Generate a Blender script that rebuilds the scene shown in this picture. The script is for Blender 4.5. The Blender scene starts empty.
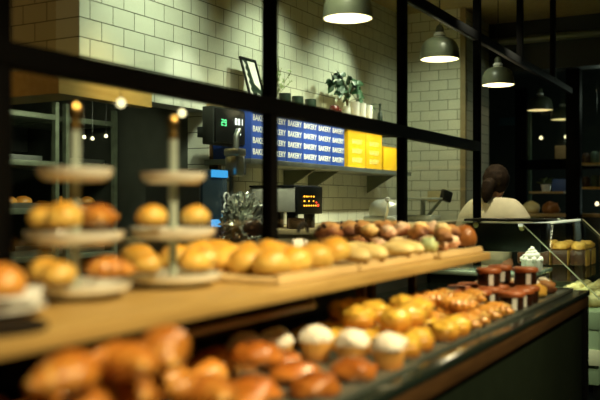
import bpy, bmesh, math, random
from mathutils import Vector, Matrix, noise

random.seed(7)
PI = math.pi
sc = bpy.context.scene
COL = sc.collection

# ------------------------------------------------------------------ camera geometry
EYE = 1.42
YAW = math.radians(29.1)
CC, SS = math.cos(YAW), math.sin(YAW)
F = 835.0


def at(px, py=203.0, X=None, Y=None, z=None, t=None):
    """Point of the place seen at a pixel, on a known plane (z is given relative to the eye)."""
    u, v = (px - 300) / F, (203 - py) / F
    if t is None:
        if Y is not None:
            t = Y / (SS - CC * u)
        elif X is not None:
            t = X / (CC + SS * u)
        else:
            t = z / v
    return Vector((t * (CC + SS * u), t * (SS - CC * u), EYE + t * v))


# ------------------------------------------------------------------ materials
def new_mat(name):
    m = bpy.data.materials.new(name)
    m.use_nodes = True
    nt = m.node_tree
    b = nt.nodes['Principled BSDF']
    return m, nt, b


def plain(name, col, rough=.5, metal=0., spec=.5, emit=None, es=0., var=.12, vscale=14., bump=0., bscale=60., coat=0.):
    m, nt, b = new_mat(name)
    N, L = nt.nodes, nt.links
    b.inputs['Roughness'].default_value = rough
    b.inputs['Metallic'].default_value = metal
    b.inputs['Specular IOR Level'].default_value = spec
    b.inputs['Coat Weight'].default_value = coat
    tc = N.new('ShaderNodeTexCoord')
    if var > 0:
        nz = N.new('ShaderNodeTexNoise')
        nz.inputs['Scale'].default_value = vscale
        nz.inputs['Detail'].default_value = 4
        L.new(tc.outputs['Object'], nz.inputs['Vector'])
        r = N.new('ShaderNodeValToRGB')
        r.color_ramp.elements[0].position = .3
        r.color_ramp.elements[1].position = .7
        r.color_ramp.elements[0].color = tuple(c * (1 - var) for c in col) + (1,)
        r.color_ramp.elements[1].color = tuple(min(1, c * (1 + var)) for c in col) + (1,)
        L.new(nz.outputs['Fac'], r.inputs['Fac'])
        L.new(r.outputs['Color'], b.inputs['Base Color'])
    else:
        b.inputs['Base Color'].default_value = (*col, 1)
    if bump > 0:
        n2 = N.new('ShaderNodeTexNoise')
        n2.inputs['Scale'].default_value = bscale
        n2.inputs['Detail'].default_value = 5
        L.new(tc.outputs['Object'], n2.inputs['Vector'])
        bp = N.new('ShaderNodeBump')
        bp.inputs['Strength'].default_value = bump
        bp.inputs['Distance'].default_value = .01
        L.new(n2.outputs['Fac'], bp.inputs['Height'])
        L.new(bp.outputs['Normal'], b.inputs['Normal'])
    if emit:
        b.inputs['Emission Color'].default_value = (*emit, 1)
        b.inputs['Emission Strength'].default_value = es
    return m


def wood(name, c1, c2, rough=.45, scale=3.):
    m, nt, b = new_mat(name)
    N, L = nt.nodes, nt.links
    tc = N.new('ShaderNodeTexCoord')
    mp = N.new('ShaderNodeMapping')
    mp.inputs['Scale'].default_value = (scale, scale * 9, scale * 9)
    nz = N.new('ShaderNodeTexNoise')
    nz.inputs['Scale'].default_value = 2.
    nz.inputs['Detail'].default_value = 6
    nz.inputs['Distortion'].default_value = .6
    r = N.new('ShaderNodeValToRGB')
    r.color_ramp.elements[0].position = .3
    r.color_ramp.elements[1].position = .72
    r.color_ramp.elements[0].color = (*c1, 1)
    r.color_ramp.elements[1].color = (*c2, 1)
    L.new(tc.outputs['Object'], mp.inputs['Vector'])
    L.new(mp.outputs['Vector'], nz.inputs['Vector'])
    L.new(nz.outputs['Fac'], r.inputs['Fac'])
    L.new(r.outputs['Color'], b.inputs['Base Color'])
    b.inputs['Roughness'].default_value = rough
    return m


def tile(name, axis, col, mortar, w=.165, h=.09, off=(0, 0)):
    """Running-bond glazed wall tile: axis 'x' for a wall along X, 'y' for a wall along Y."""
    m, nt, b = new_mat(name)
    N, L = nt.nodes, nt.links
    tc = N.new('ShaderNodeTexCoord')
    sp = N.new('ShaderNodeSeparateXYZ')
    L.new(tc.outputs['Object'], sp.inputs[0])
    cb = N.new('ShaderNodeCombineXYZ')
    L.new(sp.outputs['X' if axis == 'x' else 'Y'], cb.inputs['X'])
    L.new(sp.outputs['Z'], cb.inputs['Y'])
    mp = N.new('ShaderNodeMapping')
    mp.inputs['Location'].default_value = (off[0], off[1], 0)
    L.new(cb.outputs[0], mp.inputs['Vector'])
    br = N.new('ShaderNodeTexBrick')
    br.inputs['Scale'].default_value = 1
    br.inputs['Brick Width'].default_value = w
    br.inputs['Row Height'].default_value = h
    br.inputs['Mortar Size'].default_value = .0026
    br.inputs['Mortar Smooth'].default_value = .1
    br.inputs['Color1'].default_value = (*col, 1)
    br.inputs['Color2'].default_value = (*[c * .9 for c in col], 1)
    br.inputs['Mortar'].default_value = (*mortar, 1)
    L.new(mp.outputs[0], br.inputs['Vector'])
    L.new(br.outputs['Color'], b.inputs['Base Color'])
    bp = N.new('ShaderNodeBump')
    bp.inputs['Strength'].default_value = .5
    bp.inputs['Distance'].default_value = .002
    bp.invert = True
    L.new(br.outputs['Fac'], bp.inputs['Height'])
    L.new(bp.outputs['Normal'], b.inputs['Normal'])
    b.inputs['Roughness'].default_value = .28
    return m


def bread(name, bottom, mid, top, rough=.42, nscale=16., bump=.35, amp=.45, coat=0.):
    """Baked crust: colour from the underside to the crown of each piece, broken up by noise."""
    m, nt, b = new_mat(name)
    N, L = nt.nodes, nt.links
    tc = N.new('ShaderNodeTexCoord')
    oi = N.new('ShaderNodeObjectInfo')
    sp = N.new('ShaderNodeSeparateXYZ')
    L.new(tc.outputs['Generated'], sp.inputs[0])
    nz = N.new('ShaderNodeTexNoise')
    nz.noise_dimensions = '4D'
    nz.inputs['Scale'].default_value = nscale
    nz.inputs['Detail'].default_value = 5
    L.new(tc.outputs['Object'], nz.inputs['Vector'])
    ml = N.new('ShaderNodeMath'); ml.operation = 'MULTIPLY'; ml.inputs[1].default_value = 37.
    L.new(oi.outputs['Random'], ml.inputs[0]); L.new(ml.outputs[0], nz.inputs['W'])
    sub = N.new('ShaderNodeMath'); sub.operation = 'SUBTRACT'; sub.inputs[1].default_value = .5
    L.new(nz.outputs['Fac'], sub.inputs[0])
    mad = N.new('ShaderNodeMath'); mad.operation = 'MULTIPLY_ADD'; mad.inputs[1].default_value = amp * 2
    L.new(sub.outputs[0], mad.inputs[0]); L.new(sp.outputs['Z'], mad.inputs[2])
    r = N.new('ShaderNodeValToRGB')
    e = r.color_ramp.elements
    e[0].position = .08; e[0].color = (*bottom, 1)
    e[1].position = .9; e[1].color = (*top, 1)
    q = e.new(.42); q.color = (*mid, 1)
    L.new(mad.outputs[0], r.inputs['Fac'])
    hs = N.new('ShaderNodeHueSaturation')
    mr = N.new('ShaderNodeMapRange'); mr.inputs['To Min'].default_value = .78; mr.inputs['To Max'].default_value = 1.15
    L.new(oi.outputs['Random'], mr.inputs['Value']); L.new(mr.outputs[0], hs.inputs['Value'])
    L.new(r.outputs['Color'], hs.inputs['Color'])
    L.new(hs.outputs['Color'], b.inputs['Base Color'])
    n2 = N.new('ShaderNodeTexNoise'); n2.inputs['Scale'].default_value = 90.; n2.inputs['Detail'].default_value = 4
    L.new(tc.outputs['Object'], n2.inputs['Vector'])
    bp = N.new('ShaderNodeBump'); bp.inputs['Strength'].default_value = bump; bp.inputs['Distance'].default_value = .006
    L.new(n2.outputs['Fac'], bp.inputs['Height']); L.new(bp.outputs['Normal'], b.inputs['Normal'])
    b.inputs['Roughness'].default_value = rough
    b.inputs['Coat Weight'].default_value = coat
    b.inputs['Coat Roughness'].default_value = .25
    return m


def glass(name, tint=(.93, .97, .93), refl=.6):
    m = bpy.data.materials.new(name); m.use_nodes = True
    nt = m.node_tree; N, L = nt.nodes, nt.links
    N.remove(N['Principled BSDF'])
    tr = N.new('ShaderNodeBsdfTransparent'); tr.inputs[0].default_value = (*tint, 1)
    gl = N.new('ShaderNodeBsdfGlossy'); gl.inputs['Roughness'].default_value = .02
    lw = N.new('ShaderNodeFresnel'); lw.inputs['IOR'].default_value = 1.45
    ml = N.new('ShaderNodeMath'); ml.operation = 'MULTIPLY'; ml.inputs[1].default_value = refl
    L.new(lw.outputs[0], ml.inputs[0])
    mx = N.new('ShaderNodeMixShader')
    L.new(ml.outputs[0], mx.inputs[0]); L.new(tr.outputs[0], mx.inputs[1]); L.new(gl.outputs[0], mx.inputs[2])
    L.new(mx.outputs[0], N['Material Output'].inputs['Surface'])
    return m


M = {}
M['tile_x'] = tile('glazed_tile_long', 'x', (.70, .72, .60), (.10, .11, .08), .16, .0925, (0.06, 0.02))
M['tile_y'] = tile('glazed_tile_end', 'y', (.66, .66, .52), (.10, .11, .08), .165, .086, (0.03, 0.02))
M['tile_w'] = tile('glazed_tile_return', 'y', (.55, .50, .32), (.10, .09, .06), .16, .0925, (0.03, 0.02))  # same wall tile, darkened and browned for the shaded return
M['steel_black'] = plain('black_painted_steel', (.002, .002, .002), .7, 0, .06, var=0)
M['black'] = plain('black_plastic', (.008, .009, .009), .3, var=0)
M['dark'] = plain('charcoal', (.018, .022, .019), .5)
M['darkgreen'] = plain('dark_green_laminate', (.010, .017, .010), .35)
M['ceiling'] = plain('olive_plaster', (.34, .28, .12), .8)
M['floor'] = plain('dark_concrete', (.05, .05, .045), .5)
M['wall_dark'] = plain('dark_plaster', (.03, .035, .03), .7)
M['kitchen'] = plain('kitchen_wall', (.05, .055, .045), .5)
M['steel'] = plain('brushed_steel', (.55, .57, .54), .3, 1., var=.1)
M['steel_dull'] = plain('dull_steel', (.25, .27, .25), .42, .9, var=.15)
M['chrome'] = plain('chrome', (.75, .78, .76), .1, 1., var=0)
M['lightwood'] = wood('light_oak', (.42, .27, .10), (.56, .38, .16), .42)
M['shelfwood'] = wood('shelf_oak', (.42, .27, .085), (.53, .36, .12), .4)
M['boardwood'] = wood('board_maple', (.60, .44, .20), (.72, .55, .28), .5)
M['redwood'] = wood('brown_edge_wood', (.040, .020, .007), (.07, .036, .012), .4)
M['darkwood'] = wood('dark_post_wood', (.10, .05, .018), (.16, .08, .03), .5)
M['warmwood'] = wood('honey_wood', (.62, .38, .10), (.72, .47, .15), .5, 1.5)
M['glass'] = glass('clear_glass', (.94, .97, .94), .16)
M['case_glass'] = glass('case_glass', (.95, .98, .95), .28)
M['edge_glass'] = plain('polished_glass_edge', (.65, .68, .50), .15, 0, .8, var=0)
M['rack'] = plain('grey_green_rack', (.13, .155, .11), .5, .2, var=.3)
M['scale_grey'] = plain('grey_green_plastic', (.34, .38, .33), .4, var=.05)
M['satin'] = plain('satin_metal', (.62, .65, .60), .3, .5, var=.05)
M['blue'] = plain('blue_card', (.022, .07, .38), .5, var=.05)
M['bluelight'] = plain('blue_card_side', (.05, .12, .42), .5, var=.05)
M['yellow'] = plain('yellow_card', (.74, .43, .006), .5, var=.04)
M['white'] = plain('white_print', (.80, .80, .76), .6, var=0)
M['cream_print'] = plain('cream_print', (.86, .68, .22), .6, var=0)
M['whitepaper'] = plain('white_paper', (.82, .85, .82), .6, var=.04)
M['ceramic'] = plain('pale_ceramic', (.84, .86, .78), .16, 0, .6, var=.04, coat=.5)
M['porcelain'] = plain('white_porcelain', (.78, .80, .76), .18, 0, .6, var=0, coat=.4)
M['pole'] = plain('pale_green_pole', (.50, .60, .52), .25, .3, var=.05)
M['brass'] = plain('brass', (.80, .52, .16), .25, 1., var=.05)
M['lamp'] = plain('olive_grey_enamel', (.095, .11, .072), .35, 0, .5, var=.05)
M['lamp_in'] = plain('cream_enamel', (.82, .78, .62), .5, var=0)
M['bulb'] = plain('lit_bulb', (1, 1, 1), .5, emit=(1., .86, .52), es=3., var=0)
M['bulb_small'] = plain('lit_small_bulb', (1, 1, 1), .5, emit=(1., .84, .48), es=1.1, var=0)  # shared by far bulbs, transom globes and painted kitchen glints
M['bulb_dim'] = plain('lit_dim_bulb', (1, 1, 1), .5, emit=(1., .80, .45), es=5., var=0)
M['potgreen'] = plain('dark_green_glaze', (.012, .026, .017), .35)
M['leaf'] = plain('leaf_green', (.018, .075, .026), .4, var=.35, vscale=20.)
M['leaf_pale'] = plain('sprig_green', (.22, .30, .12), .5, var=.3)
M['stem'] = plain('stem_brown', (.10, .08, .03), .6)
M['red'] = plain('dark_red_glaze', (.075, .012, .008), .25)
M['hair'] = plain('dark_brown_hair', (.016, .010, .006), .75, 0, .1, var=.3, vscale=60.)
M['skin'] = plain('skin', (.50, .25, .15), .5, var=.06)
M['shirt'] = plain('cream_shirt', (.66, .62, .45), .75, var=.06, bump=.2, bscale=20.)
M['trousers'] = plain('dark_trousers', (.02, .02, .025), .8)
M['eye'] = plain('eye_dark', (.03, .02, .015), .15, var=0)
M['green_led'] = plain('green_digits', (0, 0, 0), .5, emit=(.15, 1., .35), es=1.2, var=0)
M['white_led'] = plain('white_digits', (0, 0, 0), .5, emit=(.9, 1., .85), es=1.6, var=0)
M['orange_led'] = plain('orange_digits', (0, 0, 0), .5, emit=(1., .42, .03), es=2.5, var=0)
M['red_led'] = plain('red_digits', (0, 0, 0), .5, emit=(1., .05, .02), es=2.5, var=0)
M['blue_led'] = plain('blue_display', (.02, .06, .1), .3, emit=(.05, .38, .85), es=.7, var=0)
M['teal'] = plain('teal_panel', (.10, .16, .12), .3, var=.3, vscale=6.)
M['palegreen'] = plain('pale_green_enamel', (.34, .44, .28), .35, var=.05)
M['creamstrip'] = plain('cream_enamel_strip', (.80, .78, .55), .35, var=.04)
M['worktop'] = plain('pale_green_glass_top', (.40, .52, .40), .08, 0, .8, var=.05, coat=.8)
M['blackgloss'] = plain('black_glass_top', (.012, .020, .016), .14, 0, .6, var=0)
M['tray'] = plain('grey_tray', (.22, .26, .23), .28, .6, var=.08)
M['slate'] = plain('dark_slate', (.010, .007, .004), .8, 0, .2)  # shade below the plate, put into the colour of a disc
M['beige'] = plain('beige_counter', (.46, .36, .20), .45, var=.08)
M['plate_beige'] = plain('beige_plastic', (.50, .42, .22), .5, var=0)
# breads
M['roll'] = bread('golden_roll_crust', (.62, .38, .07), (.88, .60, .14), (.80, .41, .045), .38, coat=.25)
M['bun'] = bread('brown_bun_crust', (.55, .25, .05), (.74, .36, .07), (.62, .23, .03), .32, coat=.35)
M['croissant'] = bread('croissant_crust', (.26, .07, .010), (.62, .24, .03), (.50, .16, .018), .3, nscale=22., amp=.7, coat=.5)


def crested(m, pale, fac=.75):
    """rolled dough: browned crests, paler dough in the grooves between the turns"""
    nt = m.node_tree
    N, L = nt.nodes, nt.links
    b = N['Principled BSDF']
    src = b.inputs['Base Color'].links[0].from_socket
    a = N.new('ShaderNodeAttribute'); a.attribute_name = 'crest'
    mr = N.new('ShaderNodeMapRange')
    mr.inputs['From Min'].default_value = .05; mr.inputs['From Max'].default_value = .6
    mr.inputs['To Min'].default_value = fac; mr.inputs['To Max'].default_value = 0
    L.new(a.outputs['Fac'], mr.inputs['Value'])
    mx = N.new('ShaderNodeMix'); mx.data_type = 'RGBA'
    mx.inputs[7].default_value = (*pale, 1)
    L.new(mr.outputs[0], mx.inputs[0]); L.new(src, mx.inputs[6]); L.new(mx.outputs[2], b.inputs['Base Color'])


crested(M['croissant'], (.90, .56, .14), .95)
M['pale_loaf'] = bread('pale_loaf_crust', (.62, .42, .13), (.84, .70, .34), (.80, .62, .24), .6, amp=.5)
M['dark_muffin'] = bread('berry_muffin_crumb', (.08, .022, .008), (.22, .075, .022), (.54, .32, .12), .6, nscale=30., amp=.9)
M['cup'] = bread('baked_muffin_side', (.42, .16, .03), (.60, .28, .06), (.68, .36, .08), .55, amp=.3)
M['sugar'] = plain('icing_sugar', (.93, .91, .80), .85, var=.03, bump=.3, bscale=120.)
M['danish'] = bread('red_brown_danish_crust', (.28, .08, .012), (.56, .20, .03), (.44, .13, .016), .3, nscale=26., amp=.8, coat=.6)
M['jam'] = plain('glossy_jam', (.30, .09, .02), .12, 0, .7, var=.3, coat=.6)
M['custard_base'] = bread('orange_pastry_base', (.42, .13, .015), (.66, .27, .03), (.76, .40, .05), .35, amp=.4, coat=.3)
M['custard'] = plain('yellow_custard', (.90, .52, .07), .25, 0, .5, var=.3, vscale=40., coat=.5)
M['twist'] = bread('almond_twist_crust', (.30, .08, .010), (.55, .20, .025), (.66, .31, .05), .32, nscale=34., amp=1., coat=.4)
crested(M['twist'], (.86, .52, .10), .8)
M['almond'] = plain('almond_flakes', (.85, .58, .20), .5, var=.2)
M['choc'] = plain('dark_chocolate', (.028, .010, .005), .28, 0, .5, var=.2, coat=.3)
M['caketop'] = plain('russet_cake_top', (.36, .10, .025), .45, var=.25, vscale=40., bump=.3)
M['cream'] = plain('whipped_cream', (.90, .90, .80), .55, var=.02)
M['scone_pink'] = bread('pale_pink_scone', (.40, .16, .07), (.72, .42, .26), (.88, .72, .54), .6, nscale=40., amp=.9)
M['scone_yellow'] = bread('pale_yellow_scone', (.46, .24, .06), (.76, .52, .18), (.86, .72, .38), .6, nscale=36., amp=.9)
M['scone_brown'] = bread('brown_scone', (.10, .03, .01), (.28, .11, .035), (.50, .26, .09), .55, nscale=30., amp=.9)
M['scone_green'] = bread('pistachio_scone', (.34, .26, .08), (.42, .48, .22), (.42, .56, .32), .6, amp=.5)
M['brown_loaf'] = bread('brown_loaf_crust', (.20, .07, .015), (.34, .13, .03), (.32, .11, .02), .35, amp=.4)
M['pie_fill'] = plain('berry_filling', (.05, .018, .008), .35, var=.5, vscale=40., bump=.4)
M['pie_crust'] = bread('golden_crumble', (.46, .22, .04), (.76, .44, .09), (.82, .52, .13), .6, nscale=40., amp=.8)
M['popcorn'] = bread('pale_nut_pastry', (.50, .32, .12), (.74, .58, .28), (.80, .68, .40), .6, nscale=40., amp=.8)

# ------------------------------------------------------------------ mesh helper


class MB:
    def __init__(s):
        s.bm = bmesh.new()

    def box(s, lo, hi, bev=0., mat=None):
        lo, hi = Vector(lo), Vector(hi)
        r = bmesh.ops.create_cube(s.bm, size=1.)
        vs = r['verts']
        c, d = (lo + hi) / 2, hi - lo
        for v in vs:
            v.co = Vector((v.co.x * d.x + c.x, v.co.y * d.y + c.y, v.co.z * d.z + c.z))
        if bev > 0:
            es = list({e for v in vs for e in v.link_edges})
            r2 = bmesh.ops.bevel(s.bm, geom=es, offset=min(bev, min(abs(x) for x in d) * .45), segments=2, affect='EDGES', profile=.5)
            vs = list({v for f in r2['faces'] for v in f.verts} | {v for v in vs if v.is_valid})
        if mat is not None:
            bmesh.ops.transform(s.bm, matrix=mat, verts=[v for v in vs if v.is_valid])
        return s

    def lathe(s, prof, seg=32, loc=(0, 0, 0), mat=None, close=False):
        """prof: list of (r, z); r==0 closes in a point."""
        loc = Vector(loc)
        rings = []
        for r, z in prof:
            if r <= 1e-6:
                p = Vector((0, 0, z))
                rings.append([s.bm.verts.new((mat @ p if mat else p) + loc)])
            else:
                ring = []
                for k in range(seg):
                    a = 2 * PI * k / seg
                    p = Vector((r * math.cos(a), r * math.sin(a), z))
                    ring.append(s.bm.verts.new((mat @ p if mat else p) + loc))
                rings.append(ring)
        if close:
            rings.append(rings[0])
        for a, b in zip(rings, rings[1:]):
            if len(a) == 1 and len(b) == 1:
                continue
            for k in range(seg):
                k2 = (k + 1) % seg
                if len(a) == 1:
                    s.bm.faces.new((a[0], b[k], b[k2]))
                elif len(b) == 1:
                    s.bm.faces.new((a[k], b[0], a[k2]))
                else:
                    s.bm.faces.new((a[k], b[k], b[k2], a[k2]))
        return s

    def tube(s, pts, r, seg=10, cap=True):
        pts = [Vector(p) for p in pts]
        n = len(pts)
        rr = r if isinstance(r, (list, tuple)) else [r] * n
        rings = []
        up = Vector((0, 0, 1))
        prevx = None
        for i, p in enumerate(pts):
            d = (pts[min(i + 1, n - 1)] - pts[max(i - 1, 0)]).normalized()
            if prevx is None:
                x = d.cross(up if abs(d.z) < .95 else Vector((1, 0, 0))).normalized()
            else:
                x = (prevx - d * prevx.dot(d)).normalized()
            prevx = x
            y = d.cross(x)
            rings.append([s.bm.verts.new(p + (x * math.cos(2 * PI * k / seg) + y * math.sin(2 * PI * k / seg)) * rr[i]) for k in range(seg)])
        for a, b in zip(rings, rings[1:]):
            for k in range(seg):
                s.bm.faces.new((a[k], a[(k + 1) % seg], b[(k + 1) % seg], b[k]))
        if cap:
            s.bm.faces.new(list(reversed(rings[0])))
            s.bm.faces.new(rings[-1])
        return s

    def poly(s, pts, thick):
        """flat polygon extruded along a vector"""
        a = [s.bm.verts.new(Vector(p)) for p in pts]
        b = [s.bm.verts.new(Vector(p) + Vector(thick)) for p in pts]
        s.bm.faces.new(a)
        s.bm.faces.new(list(reversed(b)))
        n = len(a)
        for k in range(n):
            s.bm.faces.new((a[k], b[k], b[(k + 1) % n], a[(k + 1) % n]))
        return s

    def mesh(s, name):
        bmesh.ops.recalc_face_normals(s.bm, faces=s.bm.faces)
        for f in s.bm.faces:
            f.smooth = True
        for e in s.bm.edges:
            if len(e.link_faces) == 2 and e.calc_face_angle(0) > math.radians(38):
                e.smooth = False
        me = bpy.data.meshes.new(name)
        s.bm.to_mesh(me)
        s.bm.free()
        return me

    def build(s, name, mat, parent=None):
        o = bpy.data.objects.new(name, s.mesh(name))
        o.data.materials.append(mat)
        COL.objects.link(o)
        if parent is not None:
            o.parent = parent
        return o


def tag(o, label, cat, group=None, kind=None):
    o['label'] = label
    o['category'] = cat
    if group:
        o['group'] = group
    if kind:
        o['kind'] = kind
    return o


def empty(name, loc, label, cat, group=None, kind=None, rz=0.):
    o = bpy.data.objects.new(name, None)
    o.empty_display_size = .05
    COL.objects.link(o)
    o.location = loc
    o.rotation_euler = (0, 0, rz)
    return tag(o, label, cat, group, kind)


def put(name, me, mat, parent=None):
    o = bpy.data.objects.new(name, me)
    if not me.materials:
        me.materials.append(mat)
    COL.objects.link(o)
    if parent is not None:
        o.parent = parent
    return o


def dup(root):
    r = root.copy()
    COL.objects.link(r)
    for ch in list(root.children):
        c = ch.copy(); COL.objects.link(c); c.parent = r
        for g in list(ch.children):
            d = g.copy(); COL.objects.link(d); d.parent = c
    return r


def struct(name, mb, mat, label, cat, parent=None):
    o = mb.build(name, mat, parent)
    if parent is None:
        tag(o, label, cat, None, 'structure')
    return o


# ------------------------------------------------------------------ room shell
CEIL = 3.07
struct('floor', MB().box((-4, -5, -.1), (11.2, 6, 0)), M['floor'], 'dark concrete floor of the bakery and the kitchen', 'floor')
struct('ceiling', MB().box((-4, -5, CEIL), (7.6, 6, CEIL + .1)), M['ceiling'], 'olive brown plaster ceiling above the counter', 'ceiling')
YW = 2.8
struct('wall_back', MB().box((3.95, YW, 0), (6.84, YW + .15, CEIL)), M['tile_x'],
       'long cream tiled wall behind the box shelves', 'wall')
bh = MB().box((2.91, YW, 1.95), (3.95, YW + .15, CEIL))
struct('wall_bulkhead', bh, M['tile_x'], 'cream tiled bulkhead hanging over the kitchen opening', 'wall')
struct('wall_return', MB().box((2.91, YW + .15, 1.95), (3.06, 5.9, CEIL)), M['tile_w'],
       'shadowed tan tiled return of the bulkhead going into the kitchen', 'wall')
struct('trim_1', MB().box((2.70, 2.72, 1.905), (3.34, 2.80, 2.02)).box((2.70, 2.80, 1.905), (2.91, 5.8, 2.02)), M['warmwood'],
       'honey coloured wooden fascia under the tiled bulkhead', 'trim')
struct('wall_right', MB().box((6.84, 2.23, 0), (7.6, YW + .15, CEIL)), M['tile_y'],
       'end wall of larger cream tiles behind the weighing scale', 'wall')
struct('trim_2', MB().box((6.825, 2.205, 0), (6.86, 2.25, CEIL)), plain('dull_strip_wood', (.26, .20, .10), .5),
       'narrow wooden corner strip on the end of the tiled wall', 'trim')
struct('wall_kitchen', MB().box((-1, 5.8, 0), (7.6, 5.95, CEIL)), M['kitchen'], 'dark rear wall of the kitchen', 'wall')
struct('wall_kitchen_side', MB().box((3.95, YW + .15, 0), (4.1, 5.8, CEIL)), M['kitchen'], 'dark kitchen side wall behind the tiled wall', 'wall')
struct('wall_left', MB().box((-4.1, -5, 0), (-4, 6, CEIL)), M['wall_dark'], 'dark wall at the kitchen end of the shop', 'wall')
struct('wall_front', MB().box((-4, -5.1, 0), (11.2, -5, CEIL)), M['wall_dark'], 'dark shop wall on the customer side', 'wall')
struct('wall_far', MB().box((11.0, -5, 0), (11.2, 6, CEIL)), M['wall_dark'], 'dark wall at the far end of the cafe', 'wall')
struct('trim_3', MB().box((7.6, -5, 2.62), (7.8, 2.95, CEIL)), M['dark'], 'dark beam where the olive ceiling ends', 'beam')
struct('ceiling_far', MB().box((7.8, -5, CEIL), (11.2, 6, CEIL + .1)), M['wall_dark'], 'unlit ceiling over the far cafe', 'ceiling')
struct('trim_4', MB().box((3.955, 2.74, 1.0), (3.99, 2.80, 1.95)), M['darkwood'], 'brown wooden jamb beside the kitchen opening', 'trim')

# ------------------------------------------------------------------ glazed steel screen
YG = 1.5
w1 = empty('window_1', (0, YG, 0), 'black steel framed glass screen behind the bread shelf', 'window', None, 'structure')
XM = [YG * k for k in (.870, 1.654, 2.459, 3.245)]
TZ = EYE + .336
UZ = EYE + .992


def bar(lo, hi, name, parent, mat='steel_black'):
    return MB().box(lo, hi, .003).build(name, M[mat], parent)


for x in XM:
    bar((x - .0225, -.02, 0), (x + .0225, .02, CEIL), 'mullion', w1)
bar((-1.2, -.025, TZ - .028), (XM[3], .025, TZ + .028), 'transom', w1)
bar((-1.2, -.018, UZ - .026), (7.62, .018, UZ + .026), 'transom', w1)
for x in (5.87, 6.91):
    bar((x - .025, -.02, UZ), (x + .025, .02, CEIL), 'mullion', w1)
bar((7.70, -.06, 0), (7.82, .06, CEIL), 'mullion', w1)
bar((XM[0] - 1.2, -.02, 1.16), (XM[3], .02, 1.20), 'bottom_rail', w1)
xs = [XM[0] - 1.18] + XM
for a, b in zip(xs, xs[1:]):
    MB().box((a + .024, -.004, 1.20), (b - .024, .004, TZ - .030)).build('glass_pane', M['glass'], w1)
    MB().box((a + .024, -.004, TZ + .030), (b - .024, .004, UZ - .028)).build('glass_pane', M['glass'], w1)
bar((XM[0] - 1.24, -.0225, 0), (XM[0] - 1.19, .0225, CEIL), 'mullion', w1)
# low wall carrying the screen
struct('wall_low', MB().box((XM[0] - 1.24, YG - .04, 0), (4.2, YG + .04, 1.155)), M['dark'], 'low dark wall carrying the glass screen', 'wall')

# ------------------------------------------------------------------ display counter and riser shelf
ZC = EYE - .389
ct = empty('display_counter', (0, 0, 0), 'dark green pastry counter with black top and brown wooden edge strip', 'counter')
MB().box((.2, .70, 0), (3.86, 1.455, ZC - .024)).build('body', M['darkgreen'], ct)
MB().box((.2, .68, ZC - .022), (3.88, 1.455, ZC), .004).build('counter_top', M['blackgloss'], ct)
MB().box((.2, .683, ZC - .069), (3.87, .70, ZC - .026), .003).build('edge_strip', M['redwood'], ct)
MB().box((3.80, .685, 0), (3.875, .70, ZC - .07), .002).build('corner_post', M['black'], ct)
MB().box((.2, .74, 0), (3.8, .70, .08)).build('kick_board', M['black'], ct)

ZS = EYE - .185
sh = empty('riser_shelf', (0, 0, 0), 'long light oak bread shelf raised over the pastry counter', 'shelf')
MB().box((.2, .90, ZS - .027), (3.09, 1.45, ZS), .004).build('shelf_board', M['shelfwood'], sh)
for x, y in ((2.51, 1.165), (2.585, 1.165), (1.435, 1.165), (3.06, 1.2), (.4, 1.165)):
    MB().box((x - .014, y - .014, ZC), (x + .014, y + .014, ZS - .037)).build('post', M['darkwood'], sh)
MB().box((.2, 1.38, ZC), (3.08, 1.40, ZS - .037)).build('back_panel', M['black'], sh)
MB().tube([(1.18, .95, EYE - .246), (1.78, .95, EYE - .246)], .006, 8).build('rail', M['lightwood'], sh)
for x in (1.2, 1.76):
    MB().box((x - .005, .945, EYE - .246), (x + .005, .955, ZS - .036)).build('rail_hanger', M['darkwood'], sh)

# ------------------------------------------------------------------ piles: every piece is let down onto what lies there
import numpy as np
RES = .003


def mesh_of(o):
    """triangles of an object and its children in root space"""
    ts = []

    def walk(x, mt):
        if x.type == 'MESH':
            x.data.calc_loop_triangles()
            co = [mt @ v.co for v in x.data.vertices]
            for t in x.data.loop_triangles:
                ts.append([co[i][:] for i in t.vertices])
        for c in x.children:
            walk(c, mt @ c.matrix_basis)
    walk(o, Matrix())
    return np.array(ts)


class Field:
    """height of the pile over a rectangle of tray or board"""

    def __init__(s, x0, x1, y0, y1, z0, low_y=None, low_h=None):
        s.x0, s.y0, s.z0 = x0, y0, z0
        s.n, s.m = int((x1 - x0) / RES) + 1, int((y1 - y0) / RES) + 1
        s.h = np.full((s.n, s.m), z0)
        s.low_y, s.low_h = low_y, low_h

    def post(s, x, y, r):
        X, Y = np.meshgrid(s.x0 + np.arange(s.n) * RES, s.y0 + np.arange(s.m) * RES, indexing='ij')
        s.h[(X - x) ** 2 + (Y - y) ** 2 < r * r] = 9.


CACHE = {}
BARY = [(a / 3, b / 3, 1 - a / 3 - b / 3) for a in range(4) for b in range(4 - a)]


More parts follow.
